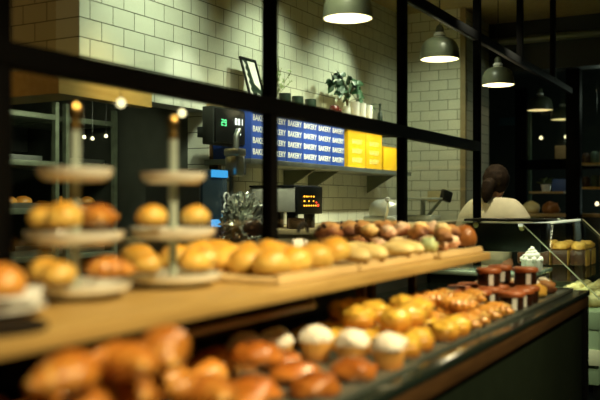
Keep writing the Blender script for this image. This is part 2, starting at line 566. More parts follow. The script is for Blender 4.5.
def drop(root, x, y, fld, rot=(0, 0, 0), key=None, cap=.3, reach=.024, scale=1.):
    """rest a piece at the lowest place near (x, y); a piece that would stand too high is left out"""
    k = (key or root.name)
    if k not in CACHE:
        CACHE[k] = mesh_of(root)
    tri = CACHE[k]
    Rm = np.array((Matrix.Rotation(rot[2], 3, 'Z') @ Matrix.Rotation(rot[1], 3, 'Y') @ Matrix.Rotation(rot[0], 3, 'X')))
    t = tri @ Rm.T * scale
    p = np.concatenate([t[:, 0] * a + t[:, 1] * b + t[:, 2] * c for a, b, c in BARY])
    zmin, zmax = p[:, 2].min(), p[:, 2].max()
    ymax = p[:, 1].max()
    best = None
    offs = [(0, 0)]
    if reach:
        offs += [(reach * q * math.cos(a * PI / 4), reach * q * math.sin(a * PI / 4)) for q in (.5, 1.) for a in range(8)]
    for dx, dy in offs:
        X, Y = x + dx, y + dy
        ix = np.rint((p[:, 0] + X - fld.x0) / RES).astype(int)
        iy = np.rint((p[:, 1] + Y - fld.y0) / RES).astype(int)
        if ix.min() < 2 or iy.min() < 2 or ix.max() >= fld.n - 2 or iy.max() >= fld.m - 2:
            continue
        hh = np.maximum.reduce([fld.h[ix + a, iy + b] for a in (-1, 0, 1) for b in (-1, 0, 1)])
        z = float((hh - p[:, 2]).max()) + .0006
        lim = cap
        if fld.low_y is not None and Y + ymax > fld.low_y and X < 3.13:
            lim = min(cap, fld.low_h)
        if z + zmax > fld.z0 + lim:
            continue
        sc_ = z + .15 * math.hypot(dx, dy)
        if best is None or sc_ < best[0]:
            best = (sc_, z, X, Y, ix, iy)
    if best is None:
        for c in list(root.children):
            bpy.data.objects.remove(c)
        bpy.data.objects.remove(root)
        return None
    _, z, X, Y, ix, iy = best
    np.maximum.at(fld.h, (ix, iy), p[:, 2] + z)
    root.location = (X, Y, z)
    root.rotation_euler = rot
    if scale != 1.:
        root.scale = (scale,) * 3
    return root


def name_rows(items, fmt, cat, group):
    """items: (object, row key); labels count along each row from its near end"""
    rows = {}
    for o, key in items:
        if o is not None:
            rows.setdefault(key, []).append(o)
    for key, os_ in rows.items():
        os_.sort(key=lambda q: q.location.x)
        for i, o in enumerate(os_):
            tag(o, fmt.format(*key, n=ORD[i]), cat, group)


# ------------------------------------------------------------------ pastry shapes
def blob_mesh(name, rx, ry, rz, amp=.1, freq=2., seed=0, flat=.45, sub=3, pinch=0., power=1.):
    bm = bmesh.new()
    bmesh.ops.create_icosphere(bm, subdivisions=sub, radius=1.)
    off = Vector((seed * 3.1, seed * 1.7, seed * .9))
    for v in bm.verts:
        n = v.co.normalized()
        d = 1 + amp * noise.noise(n * freq + off) + amp * .4 * noise.noise(n * freq * 2.7 + off)
        p = n * d
        if p.z < -flat:
            p.z = -flat + (p.z + flat) * .08
        if power != 1.:
            p.z = math.copysign(abs(p.z) ** power, p.z)
        p = Vector((p.x * rx, p.y * ry, (p.z + flat) * rz))
        v.co = p
    zm = min(v.co.z for v in bm.verts)
    for v in bm.verts:
        v.co.z -= zm
        v.co.x += 0
    for f in bm.faces:
        f.smooth = True
    me = bpy.data.meshes.new(name)
    bm.to_mesh(me)
    bm.free()
    return me


def croissant_mesh(name, L=.125, r0=.030, bend=1.5, seed=0, ridges=3.6, ramp=.45):
    bm = bmesh.new()
    n, seg = 60, 16
    R = L / (2 * math.sin(bend / 2)) if bend else 1
    rings = []
    crest = []
    for i in range(n):
        s = -1 + 2 * i / (n - 1)
        a = s * bend / 2
        c = Vector((R * math.sin(a), R * (1 - math.cos(a)) * -1 + R * (1 - math.cos(bend / 2)) * .5, 0))
        tx = Vector((math.cos(a), -math.sin(a), 0))
        nx = Vector((math.sin(a), math.cos(a), 0))
        r = r0 * max(.16, (1 - abs(s) ** 2.0)) ** .62
        ring = []
        for k in range(seg):
            th = 2 * PI * k / seg
            ph = s * ridges + .35 * math.sin(th) * (1 if s > 0 else -1)
            saw = (ph % 1.0)
            prof = (saw if s < 0 else 1 - saw)
            rr = r * (1 - ramp * .5 + ramp * prof) * (1 + .05 * noise.noise(Vector((s * 4 + seed * 5, th, seed))))
            q = c + nx * math.cos(th) * rr + Vector((0, 0, 1)) * max(math.sin(th) * rr * .92, -r * .62)
            ring.append(bm.verts.new(q))
            crest.append(prof)
        rings.append(ring)
    for a, b in zip(rings, rings[1:]):
        for k in range(seg):
            bm.faces.new((a[k], a[(k + 1) % seg], b[(k + 1) % seg], b[k]))
    bm.faces.new(list(reversed(rings[0])))
    bm.faces.new(rings[-1])
    zm = min(v.co.z for v in bm.verts)
    for v in bm.verts:
        v.co.z -= zm
    bmesh.ops.recalc_face_normals(bm, faces=bm.faces)
    for f in bm.faces:
        f.smooth = True
    me = bpy.data.meshes.new(name)
    bm.to_mesh(me)
    bm.free()
    at_ = me.attributes.new('crest', 'FLOAT', 'POINT')
    at_.data.foreach_set('value', crest)
    return me


ORD = ['first', 'second', 'third', 'fourth', 'fifth', 'sixth', 'seventh', 'eighth', 'ninth', 'tenth', 'eleventh', 'twelfth',
       'thirteenth', 'fourteenth', 'fifteenth', 'sixteenth']

# prototypes: each returns a fresh root object (Empty or mesh) with shared mesh data
PM = {}


def shared(key, fn):
    if key not in PM:
        PM[key] = fn()
    return PM[key]


def roll(v=0):
    me = shared(('roll', v), lambda: blob_mesh('bread_roll', .047, .045, .040, .10, 1.6, v + 1, .55))
    return put('bread_roll', me, M['roll'])


def bun(v=0, r=.05):
    me = shared(('bun', v, r), lambda: blob_mesh('round_bun', r, r * .96, r * .82, .12, 1.7, v + 11, .5))
    return put('round_bun', me, M['bun'])


def croissant(v=0):
    me = shared(('cro', v), lambda: croissant_mesh('croissant', .140 + .006 * v, .033 + .002 * (v % 2), 1.2 + .2 * v, v))
    return put('croissant', me, M['croissant'])


def loaf(v=0):
    me = shared(('loaf', v), lambda: blob_mesh('pale_loaf', .085, .042, .026, .12, 1.8, v + 21, .55))
    return put('pale_loaf', me, M['pale_loaf'])


def scone(v, mat):
    me = shared(('scone', v, mat), lambda: blob_mesh('scone', .033, .030, .027, .42, 3.0, v + 31, .6))
    return put('scone', me, M[mat])


def ribbed_cup(r0, r1, h, ribs=22):
    mb = MB()
    seg = ribs * 2
    rings = []
    for z, r in ((0, r0), (h * .5, (r0 + r1) / 2), (h, r1)):
        rings.append([mb.bm.verts.new(((r * (1 + (.025 if k % 2 else -.025))) * math.cos(2 * PI * k / seg),
                                       (r * (1 + (.025 if k % 2 else -.025))) * math.sin(2 * PI * k / seg), z)) for k in range(seg)])
    for a, b in zip(rings, rings[1:]):
        for k in range(seg):
            mb.bm.faces.new((a[k], a[(k + 1) % seg], b[(k + 1) % seg], b[k]))
    mb.bm.faces.new(list(reversed(rings[0])))
    mb.bm.faces.new(rings[-1])
    return mb.mesh('muffin_cup')


def root_empty(name):
    o = bpy.data.objects.new(name, None)
    o.empty_display_size = .03
    COL.objects.link(o)
    return o


def sugared_muffin(v=0):
    r = root_empty('sugared_muffin')
    put('baked_cup', shared('mcup', lambda: ribbed_cup(.030, .039, .045)), M['cup'], r)
    top = put('sugar_crown', shared(('mtop', v), lambda: blob_mesh('sugar_crown', .042, .041, .030, .22, 2.2, v + 41, .35)), M['sugar'], r)
    top.location.z = .040
    return r


def berry_muffin(v=0):
    r = root_empty('berry_muffin')
    put('baked_cup', shared('bcup', lambda: ribbed_cup(.036, .046, .045)), M['dark_muffin'], r)
    top = put('muffin_crown', shared(('btop', v), lambda: blob_mesh('muffin_crown', .054, .052, .044, .22, 2.4, v + 51, .3)), M['dark_muffin'], r)
    top.location.z = .042
    rnd = random.Random(v)
    for k in range(6):
        a, e = rnd.uniform(0, 2 * PI), rnd.uniform(.25, 1.2)
        b = put('berry', shared('berry', lambda: blob_mesh('berry', .0075, .0075, .0075, .1, 2, 3, .9, 2)), M['choc'], r)
        b.location = (.052 * math.cos(a) * math.cos(e), .050 * math.sin(a) * math.cos(e), .052 + .040 * math.sin(e))
    return r


def danish(v=0):
    r = root_empty('glazed_danish')
    put('pastry_base', shared(('dbase', v), lambda: blob_mesh('pastry_base', .056, .044, .030, .26, 2.2, v + 61, .5)), M['danish'], r)
    j = put('jam_filling', shared(('djam', v), lambda: blob_mesh('jam_filling', .030, .022, .010, .2, 2, v + 66, .3, 2)), M['jam'], r)
    j.location.z = .036
    return r


def custard_bun(v=0):
    r = root_empty('custard_pastry')
    put('pastry_base', shared(('cbase', v), lambda: MBround(.043, .034, .008, v)), M['custard_base'], r)
    j = put('custard_top', shared(('ctop', v), lambda: blob_mesh('custard_top', .041, .040, .021, .45, 3.4, v + 71, .3)), M['custard'], r)
    j.location.z = .027
    return r


def MBround(r, h, bev, v=0):
    mb = MB()
    prof = [(0, 0), (r * .86, 0), (r * .93, .003)]
    for k in range(5):
        a = k / 4 * PI / 2
        prof.append((r - bev + bev * math.cos(a), h - bev + bev * math.sin(a)))
    prof += [(r * .5, h * 1.0), (0, h)]
    mb.lathe(prof, 28)
    for q in mb.bm.verts:
        d = 1 + .05 * noise.noise(q.co * 40 + Vector((v, v, v)))
        q.co.x *= d
        q.co.y *= d
    return mb.mesh('pastry_base')


def twist(v=0):
    r = root_empty('almond_croissant')
    put('pastry_body', shared(('twb', v), lambda: croissant_mesh('pastry_body', .125, .030, .8 + .3 * v, v + 9, 4, .34)), M['twist'], r)
    mb = MB()
    rnd = random.Random(v + 5)
    for k in range(26):
        x = rnd.uniform(-.05, .05)
        y = rnd.uniform(-.018, .018)
        a = rnd.uniform(0, PI)
        zz = .050 - abs(x) * .2 - abs(y) * .5
        mb.box((-.007, -.0045, -.001), (.007, .0045, .001), 0, Matrix.Translation((x, y - .002, zz)) @ Matrix.Rotation(a, 4, 'Z') @ Matrix.Rotation(rnd.uniform(-.5, .5), 4, 'X'))
    put('almond_flakes', shared(('twa', v), lambda: mb.mesh('almond_flakes')), M['almond'], r)
    r.children[-1]['kind'] = 'stuff'
    return r


def choc_cake(tagged=True):
    r = root_empty('chocolate_cake')
    put('cake_body', shared('ccb', lambda: MB().lathe([(0, 0), (.040, 0), (.043, .004), (.043, .042), (.040, .046), (0, .046)], 32).mesh('cake_body')), M['choc'], r)
    t = put('cake_top', shared('cct', lambda: MB().lathe([(0, 0), (.046, 0), (.049, .003), (.049, .013), (.044, .019), (.02, .0215), (0, .022)], 32).mesh('cake_top')), M['caketop'], r)
    t.location.z = .0462
    if tagged:
        g = put('paper_band', shared('ccg', lambda: MB().box((-.009, -.0012, 0), (.009, .0012, .042)).mesh('paper_band')), M['whitepaper'], r)
        # turned towards the customers
        g.location = (-.0385, -.0215, .002)
        g.rotation_euler = (0, 0, math.atan2(.0385, -.0215) + PI / 2 + PI / 2 * 0)
        g.rotation_euler = (0, 0, -math.atan2(.0385, .0215))
    return r


# ------------------------------------------------------------------ left cake stands
ZT = ZS + .001


def tier_stand(loc, label):
    r = empty('tiered_cake_stand', loc, label, 'cake stand', 'tiered cake stands on the bread shelf')
    MB().lathe([(0, .325), (.011, .325), (.013, .333), (.009, .343), (.012, .354), (.014, .366), (.010, .376), (0, .381)], 20).build('finial', M['brass'], r)
    MB().lathe([(0, .004), (.010, .004), (.010, .325), (0, .325)], 20).build('pole', M['pole'], r)
    for z, rad in ((.006, .110), (.104, .096), (.226, .074)):
        MB().lathe([(.0101, z), (rad * .72, z), (rad * .80, z + .002), (rad * .96, z + .012), (rad, z + .025), (rad * .98, z + .0255), (rad * .93, z + .0125), (rad * .78, z + .007), (.0101, z + .006)], 48, close=True
                   ).build('tier_plate', M['ceramic'], r)
    MB().lathe([(.05, 0), (.055, 0), (.055, .007), (.05, .007)], 40, close=True).build('foot_ring', M['ceramic'], r)
    return r


S1 = at(75, 203, Y=1.17); S1.z = ZT
S2 = at(173, 203, Y=1.15); S2.z = ZT
tier_stand(S1, 'tiered cake stand with brass tip, beside the glass screen mullion at the shelf end')
tier_stand(S2, 'tiered cake stand with brass tip, next to the long board of rolls')

# far end plate, and a dark disc standing in for its shadow
pc = at(-24, 203, Y=1.13)
pl = empty('serving_plate', (pc.x, pc.y, ZT), 'pale blue white plate with a paper, by the shelf end before the cake stands', 'plate')
MB().lathe([(0, 0), (.055, 0), (.10, .010), (.112, .013), (.112, .016), (.10, .0145), (.055, .006), (0, .006)], 48).build('dish', M['porcelain'], pl)
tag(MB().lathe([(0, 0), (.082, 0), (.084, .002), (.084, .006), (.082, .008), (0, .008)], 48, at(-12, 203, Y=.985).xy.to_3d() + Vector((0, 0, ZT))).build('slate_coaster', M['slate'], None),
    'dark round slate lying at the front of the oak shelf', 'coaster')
nap = MB()
for i in range(1):
    nap.box((-.03, -.035, 0), (.03, .035, .0015), 0).box((-.028, -.034, .003), (.028, .034, .0045), 0, Matrix.Rotation(math.radians(-38), 4, 'Y'))
npo = nap.build('paper_napkin', M['whitepaper'])
p_ = at(20, 203, Y=1.10)
npo.location = (p_.x, p_.y, ZT + .0205)
npo.rotation_euler = (0, 0, .5)
tag(npo, 'folded white paper napkin on the plate at the shelf end', 'napkin')

fp = Field(pc.x - .13, pc.x + .13, pc.y - .13, pc.y + .13, ZT + .0065)
_X, _Y = np.meshgrid(np.arange(fp.n) * RES - .13, np.arange(fp.m) * RES - .13, indexing='ij')
fp.h[np.sqrt(_X ** 2 + _Y ** 2) > .05] += .012
for k, (ox, oy, lb) in enumerate(((-.05, .01, 'brown bun lying inside the plate at the shelf end'), (.03, .05, 'brown bun at the screen side of the plate at the shelf end'),
                                  (-.02, -.06, 'brown bun at the customer side of the plate at the shelf end'), (-.005, .0, 'brown bun stacked on the others, plate at the shelf end'))):
    o = drop(bun(k, .042), pc.x + ox, pc.y + oy, fp, (0, 0, k), reach=.012)
    if o:
        tag(o, lb, 'bun', 'brown buns on the end plate')
fp.h[:] = np.maximum(fp.h, ZT + .0175)


def big_bun(v):
    me = shared(('bigbun', v), lambda: blob_mesh('crusty_bun', .038, .033, .031, .22, 1.6, v + 81, .5))
    return put('crusty_bun', me, M['roll'])


def stand_roll(v):
    me = shared(('sroll', v), lambda: blob_mesh('bread_roll', .034, .032, .027, .10, 1.6, v + 1, .55))
    return put('bread_roll', me, M['roll'])


def small_cro(v):
    me = shared(('scro', v), lambda: croissant_mesh('croissant', .10, .027, 1.3, v + 4))
    return put('croissant', me, M['croissant'])


TF = {}


def on_tier(maker, v, S, z, px, dy, label, cat, group, rz=0.):
    k = (S.x, z)
    if k not in TF:
        TF[k] = Field(S.x - .16, S.x + .16, S.y - .16, S.y + .16, S.z + z)
        TF[k].post(S.x, S.y, .013)
        X, Y = np.meshgrid(TF[k].x0 - S.x + np.arange(TF[k].n) * RES, TF[k].y0 - S.y + np.arange(TF[k].m) * RES, indexing='ij')
        rr = np.sqrt(X ** 2 + Y ** 2)
        rad = .110 if z < .05 else .096
        TF[k].h[rr > rad * .70] += .004
        TF[k].h[rr > rad * .78] += .010
        TF[k].h[rr > rad * .86] += .012
    o = maker(v)
    p = at(px, 203, Y=S.y + dy)
    o = drop(o, p.x, p.y, TF[k], (0, 0, rz), key=o.data.name, cap=.112 if z > .05 else .078, reach=.02)
    if o:
        tag(o, label, cat, group)


g = 'breads on the cake stands'
on_tier(big_bun, 0, S1, .1115, 64, -.03, 'large crusty golden bun on the middle tier of the end stand', 'bun', g)
on_tier(small_cro, 1, S1, .1115, 104, -.030, 'croissant on the middle tier of the end cake stand', 'croissant', g, .5)
on_tier(stand_roll, 1, S1, .1115, 45, .035, 'small golden roll half hidden on the middle tier of the end stand', 'bread roll', g)
on_tier(small_cro, 2, S1, .1115, 92, .05, 'croissant behind the pole, middle tier of the end cake stand', 'croissant', g, 2.2)
on_tier(stand_roll, 2, S2, .1115, 152, -.030, 'golden roll on the middle tier, roll board stand, side of the other stand', 'bread roll', g)
on_tier(stand_roll, 3, S2, .1115, 190, -.030, 'golden roll on the middle tier, roll board stand, side of the roll board', 'bread roll', g)
for k, (px, dy, mk, lab, ct_) in enumerate((
        (58, -.075, stand_roll, 'golden roll on the lowest tier of the end stand, facing the plate', 'bread roll'),
        (84, -.085, small_cro, 'croissant at the front of the end stand lowest tier', 'croissant'),
        (110, -.05, small_cro, 'croissant beside the pole on the end stand lowest tier', 'croissant'),
        (97, -.06, small_cro, 'croissant stacked over the others, lowest tier of the end stand', 'croissant'),
        (45, -.01, stand_roll, 'golden roll behind the front one, lowest tier of the end stand', 'bread roll'),
        (138, -.055, stand_roll, 'golden roll on the roll board stand lowest tier, end facing the other stand', 'bread roll'),
        (163, -.085, stand_roll, 'golden roll on the roll board stand lowest tier, front of the pole', 'bread roll'),
        (195, -.080, stand_roll, 'golden roll on the roll board stand lowest tier, end facing the board', 'bread roll'),
        (146, -.02, stand_roll, 'golden roll on the roll board stand lowest tier, behind the front ones', 'bread roll'),
        (180, -.06, stand_roll, 'golden roll stacked over two others, roll board stand lowest tier', 'bread roll'),
        (205, -.02, stand_roll, 'golden roll at the back of the roll board stand lowest tier', 'bread roll'),
        (140, -.04, stand_roll, 'golden roll stacked high, roll board stand lowest tier, side of the other stand', 'bread roll'))):
    on_tier(mk, k % 3, S1 if px < 120 else S2, .0135, px, dy, lab, ct_, g, .9 * k)

# ------------------------------------------------------------------ boards and breads on the shelf
def board(x0, x1, y0, y1, label):
    o = MB().box((x0, y0, ZT), (x1, y1, ZT + .014), .004).box((x0 + .003, y0 + .003, ZT + .0135), (x1 - .003, y0 + .016, ZT + .022), .003).build('bread_board', M['boardwood'])
    tag(o, label, 'board', 'boards on the bread shelf')


ZB = ZT + .0145
board(1.605, 2.02, .945, 1.44, 'maple bread board full of round golden rolls')
board(2.035, 2.60, .945, 1.44, 'maple bread board under the long pale loaves')
board(2.615, 3.08, .925, 1.44, 'maple bread board with mixed scones at the shelf end')

SF = Field(1.48, 3.12, .92, 1.452, ZB)
SF.h[:, :int((.968 - .92) / RES)] += .009
ROWN = ['front row', 'second row', 'third row', 'back row']
it = []
for j, y in enumerate((1.005, 1.105, 1.205, 1.305, 1.385)):
    for i in range(7):
        x = 1.665 + i * .101 + (j % 2) * .03 + random.uniform(-.008, .008)
        if x > 1.985:
            continue
        o = roll((i + 2 * j) % 6)
        o = drop(o, x, y + random.uniform(-.01, .01), SF, (random.uniform(-.12, .12), random.uniform(-.12, .12), random.uniform(0, 6)), key=o.data.name, cap=.085, scale=random.uniform(.96, 1.06))
        it.append((o, ((ROWN + ['back row'])[j],)))
name_rows(it, 'round golden roll in the {0} of its board, {n} from the cake stands', 'bread roll', 'round golden rolls on the maple board')
it = []
for k, (x, y) in enumerate(((1.66, 1.25), (1.72, 1.16), (1.82, 1.27), (1.90, 1.15), (1.93, 1.30))):
    o = roll(k)
    it.append((drop(o, x, y, SF, (.1, .1, k), key=o.data.name, cap=.12), ('',)))
name_rows(it, 'round golden roll lying on top of the board rolls, {n} from the cake stands', 'bread roll', 'round golden rolls on the maple board')
# berry muffins and the end loaf first, scones around them
it = []
for k, (x, y) in enumerate(((2.71, 1.385), (2.835, 1.37), (2.97, 1.375), (3.015, 1.255), (2.90, 1.27))):
    o = drop(berry_muffin(k), x, y, SF, (0, 0, k * 1.3), key='bm%d' % k, cap=.2, reach=.01)
    tag(o, ['small brown berry muffin behind the loaves, beside the rolls', 'big round berry dotted muffin behind the pale loaves', 'berry muffin behind the loaves, beside the second mullion',
            'berry muffin at the shelf end, behind the scones', 'berry muffin in front of the big dotted ones'][k], 'muffin', 'berry muffins behind the loaves')
bl = put('brown_loaf', blob_mesh('brown_loaf', .050, .050, .052, .06, 1.5, 3, .5), M['brown_loaf'])
drop(bl, 3.025, .985, SF, (0, 0, .5), reach=0)
tag(bl, 'rounded dark brown loaf at the end of the bread shelf', 'loaf')
it = []
for j, y in enumerate((1.0, 1.09, 1.18, 1.27)):
    for i in range(5):
        o = loaf((i + j) % 4)
        o = drop(o, 2.095 + i * .105, y + random.uniform(-.008, .008), SF, (0, random.uniform(-.04, .04), random.uniform(-.2, .2) + 1.0), key=o.data.name, cap=.06)
        it.append((o, (ROWN[j],)))
name_rows(it, 'pale floury loaf in the {0}, {n} from the golden rolls', 'loaf', 'pale loaves on the middle board')
SC = ['scone_pink', 'scone_brown', 'scone_yellow', 'scone_brown', 'scone_pink', 'scone_green', 'scone_brown']
SCN = {'scone_pink': 'pale pinkish', 'scone_brown': 'brown', 'scone_yellow': 'pale yellow', 'scone_green': 'pistachio green'}
it = []
for L_ in range(3):
    for j in range(6 - (L_ > 0)):
        for i in range(7 - (L_ > 0)):
            x = 2.66 + i * .062 + (j % 2) * .012 + L_ * .02
            y = .965 + j * .062 + L_ * .022
            mt = SC[(i * 3 + j * 2 + L_ * 5 + (i * j) % 3) % 7]
            o = scone((i + j + L_) % 5, mt)
            o = drop(o, x + random.uniform(-.01, .01), y + random.uniform(-.012, .012), SF, (random.uniform(-.3, .3), random.uniform(-.3, .3), random.uniform(0, 6)), key=o.data.name, cap=.046 + .032 * L_)
            it.append((o, (SCN[mt], ['bottom', 'middle', 'top'][L_], ORD[j])))
name_rows(it, '{0} scone, {1} layer, {2} row from the shelf front, {n} from the loaves', 'scone', 'mixed scones at the shelf end')

# ------------------------------------------------------------------ lower counter trays and pastries
def tray(x0, x1, y0, y1, label):
    o = MB().box((x0, y0, ZC + .0005), (x1, y1, ZC + .004), .001)
    t = .004
    o.box((x0, y0, ZC + .004), (x1, y0 + t, ZC + .013)).box((x0, y1 - t, ZC + .004), (x1, y1, ZC + .013))
    o.box((x0, y0 + t, ZC + .004), (x0 + t, y1 - t, ZC + .013)).box((x1 - t, y0 + t, ZC + .004), (x1, y1 - t, ZC + .013))
    RIMS.append((x0, x1, y0, y1))
    tag(o.build('baking_tray', M['tray']), label, 'tray', 'grey trays on the pastry counter')


ZP = ZC + .0042
RIMS = []
tray(.42, 1.30, .715, 1.135, 'grey baking tray under the croissant pile')
tray(1.32, 1.875, .72, 1.135, 'grey baking tray under the danishes and sugared muffins')
tray(1.89, 2.385, .735, 1.135, 'grey baking tray under the yellow custard pastries')
tray(2.40, 2.905, .735, 1.135, 'grey baking tray under the almond croissants')
tray(2.92, 3.82, .74, 1.135, 'grey baking tray under the chocolate cakes at the counter end')

CF = Field(.40, 3.86, .70, 1.16, ZP, .885, ZS - .072 - ZP)
for x0, x1, y0, y1 in RIMS:
    a, b = (np.array((x0, x1)) - CF.x0) / RES
    c, d = (np.array((y0, y1)) - CF.y0) / RES
    a, b, c, d = (int(round(q)) for q in (a, b, c, d))
    w = CF.h[a:b + 1, c:d + 1].copy()
    CF.h[max(a - 1, 0):b + 2, c - 1:d + 2] += .010
    CF.h[a + 2:b - 1, c + 2:d - 1] = ZP
LAY = ['bottom', 'second', 'third', 'top']
# sugared muffins first: they keep their row
lab = ['sugar dusted muffin, third of the row from the counter edge', 'sugar dusted muffin, second of the row from the counter edge',
       'sugar dusted muffin at the counter edge with its baked side showing', 'sugar dusted muffin, fourth of the row from the counter edge',
       'sugar dusted muffin, deepest under the shelf of its row']
for k, (x, y) in enumerate(((1.815, .965), (1.81, .865), (1.80, .765), (1.735, 1.03), (1.64, 1.06))):
    o = drop(sugared_muffin(k), x, y, CF, (0, 0, k * 1.1), key='sm%d' % k, reach=0)
    tag(o, lab[k], 'muffin', 'sugar dusted muffins')
# buns behind
for k, (x, y) in enumerate(((1.42, 1.02), (1.31, 1.03), (1.53, 1.06), (1.20, 1.08))):
    o = bun(k, .052)
    o = drop(o, x, y, CF, (0, 0, k), key=o.data.name, reach=0)
    tag(o, ['round glossy brown bun standing high behind the danishes', 'round brown bun between the croissants and the high bun', 'round brown bun between the high bun and the sugared muffins',
            'round brown bun behind the last croissants'][k], 'bun', 'brown buns behind the danishes')
o = bun(1, .05)
o = drop(o, 1.40, 1.0, CF, (0, 0, 2), key=o.data.name)
if o:
    tag(o, 'round brown bun lying over the others beside the danishes', 'bun', 'brown buns behind the danishes')
# croissants
it = []
for L_ in range(4):
    for j in range(4 - (L_ > 1) - (L_ > 2)):
        for i in range(8 - L_):
            x = .48 + i * .104 + L_ * .045 + random.uniform(-.01, .01)
            y = .77 + j * .098 + L_ * .02 + random.uniform(-.008, .008)
            if x > 1.27:
                continue
            rz = random.uniform(-.5, .5) + (.9 if (i + j) % 2 else .4) + (PI if random.random() < .4 else 0)
            o = croissant((i + j + L_) % 3)
            o = drop(o, x, y, CF, (random.uniform(-.12, .12), random.uniform(-.12, .12), rz), key=o.data.name, cap=.062 + .046 * L_, reach=.03)
            it.append((o, (LAY[L_], ORD[j])))
name_rows(it, 'croissant in {0} layer, {1} row from counter edge, {n} from the pile end', 'croissant', 'croissants piled on the counter')
# danishes
it = []
for L_ in range(2):
    for j in range(3 - L_):
        for i in range(5 - L_):
            x = 1.365 + i * .095 + L_ * .05
            y = .775 + j * .10 + L_ * .05
            o = drop(danish((i + j) % 3), x + random.uniform(-.008, .008), y, CF, (0, 0, random.uniform(0, 3)), key='da%d' % ((i + j) % 3), cap=.052 + (.04 * L_ if x < 1.58 else 0))
            it.append((o, (LAY[L_], ORD[j])))
name_rows(it, 'red brown danish, {0} layer, {1} row from counter edge, {n} from the croissants', 'danish', 'glazed danishes on the counter')
# custard pastries, two layers
it = []
for L_ in range(2):
    for j in range(4 - L_):
        for i in range(5 - L_):
            x, y = 1.94 + i * .0965 + L_ * .045, .782 + j * .09 + L_ * .05
            o = drop(custard_bun((i + j) % 3), x + random.uniform(-.006, .006), y + random.uniform(-.006, .006), CF, (random.uniform(-.08, .08), random.uniform(-.08, .08), random.uniform(0, 6)), key='cu%d' % ((i + j) % 3), cap=.066 + .06 * L_, reach=.016)
            it.append((o, (['lower', 'upper'][L_], ORD[j])))
name_rows(it, 'yellow custard pastry, {0} layer, {1} row from counter edge, {n} from the muffins', 'custard pastry', 'custard pastries in two layers')
# almond croissants
it = []
for L_ in range(2):
    for j in range(4 - L_):
        for i in range(4 - L_):
            x, y = 2.46 + i * .115 + L_ * .05, .79 + j * .10 + L_ * .05
            o = drop(twist((i + j) % 2), x, y, CF, (random.uniform(-.1, .1), random.uniform(-.1, .1), 1.1 + random.uniform(-.4, .4)), key='tw%d' % ((i + j) % 2), cap=.07 + .04 * L_)
            it.append((o, (['lower', 'upper'][L_], ORD[j])))
name_rows(it, 'almond croissant, {0} layer, {1} row from counter edge, {n} from the custard pastries', 'almond croissant', 'almond croissants on the counter')
# chocolate cakes
CK = [(2.985, 1.03), (3.0, .92), (3.11, .91), (3.01, .80), (3.125, .795), (3.235, .80), (3.23, .915), (3.12, 1.03), (3.34, .90), (3.24, 1.03)]
CL = ['lower chocolate cake close to the shelf end, first of its row', 'lower chocolate cake beside the almond croissants, middle row', 'lower chocolate cake in the middle of the group',
      'lower chocolate cake at the counter edge, beside the almond croissants', 'lower chocolate cake at the counter edge, second of three', 'lower chocolate cake at the counter edge, beside the cream pastries',
      'lower chocolate cake of the middle row, third from the almond croissants', 'lower chocolate cake of the back row, second from the almond croissants', 'lower chocolate cake of the middle row, beside the cream pastries',
      'lower chocolate cake of the back row, beside the cream pastries']
for k, (x, y) in enumerate(CK):
    o = drop(choc_cake(True), x, y, CF, (0, 0, 0), key='ck', reach=.01, cap=.08)
    if o:
        tag(o, CL[k], 'chocolate cake', 'chocolate cakes with russet tops')
for k, (x, y) in enumerate(((3.165, .93), (3.325, .93), (3.27, .815))):
    o = drop(choc_cake(True), x, y, CF, (0, 0, 0), key='ck', reach=.02, cap=.16)
    if o:
        tag(o, ['raised chocolate cake on the others, close to the almond croissants', 'raised chocolate cake on the others, farthest back', 'raised chocolate cake with white paper band over the customer side ones'][k],
            'chocolate cake', 'chocolate cakes with russet tops')
# last pastries at the counter end
for k, (x, y, mt) in enumerate(((3.45, .82, 'twist'), (3.53, .93, 'scone_yellow'), (3.60, .82, 'scone_brown'), (3.69, .92, 'scone_brown'), (3.48, 1.04, 'scone_pink'), (3.62, 1.05, 'scone_yellow'))):
    me = shared(('endp', k), lambda: blob_mesh('cream_pastry', .052, .046, .040, .24, 2.2, 90 + k, .5))
    o = root_empty('cream_pastry')
    put('pastry_base', me, M[mt], o)
    cr = put('cream_swirl', shared(('endc', k % 2), lambda: blob_mesh('cream_swirl', .026, .022, .014, .35, 3, 95 + k, .3, 2)), M['cream'], o)
    cr.location.z = .050
    o = drop(o, x, y, CF, (0, 0, k), key='en%d' % k)
    tag(o, ['golden brown cream pastry beside the chocolate cakes at the counter edge', 'pale cream pastry in the middle of the counter end group', 'dark cream pastry at the counter edge, last but one',
            'dark cream pastry at the corner of the counter end', 'pale pink cream pastry behind the others by the chocolate cakes', 'pale cream pastry at the back corner of the counter end'][k], 'cream pastry', 'cream pastries at the counter end')

# ------------------------------------------------------------------ small glowing globes on cords under the transom
for k, (px, py) in enumerate(((121, 103), (182, 113))):
    p = at(px, py, Y=YG + .03)
    r = empty('hanging_bulb', (p.x, p.y, p.z), ['small glowing round bulb under the transom between the two cake stands', 'small glowing round bulb beside the brass tip of the roll board stand'][k], 'bulb', 'small bulbs under the transom')
    MB().lathe([(0, -.014), (.008, -.011), (.0125, -.003), (.0125, .003), (.008, .010), (.004, .013), (0, .013)], 20).build('globe', M['bulb_small'], r)
    MB().tube([(0, 0, .012), (0, 0, TZ - .024 - p.z)], .0012, 6).build('cord', M['black'], r)

# ------------------------------------------------------------------ pendant lamps
LY = 1.82
LZ = EYE + .92


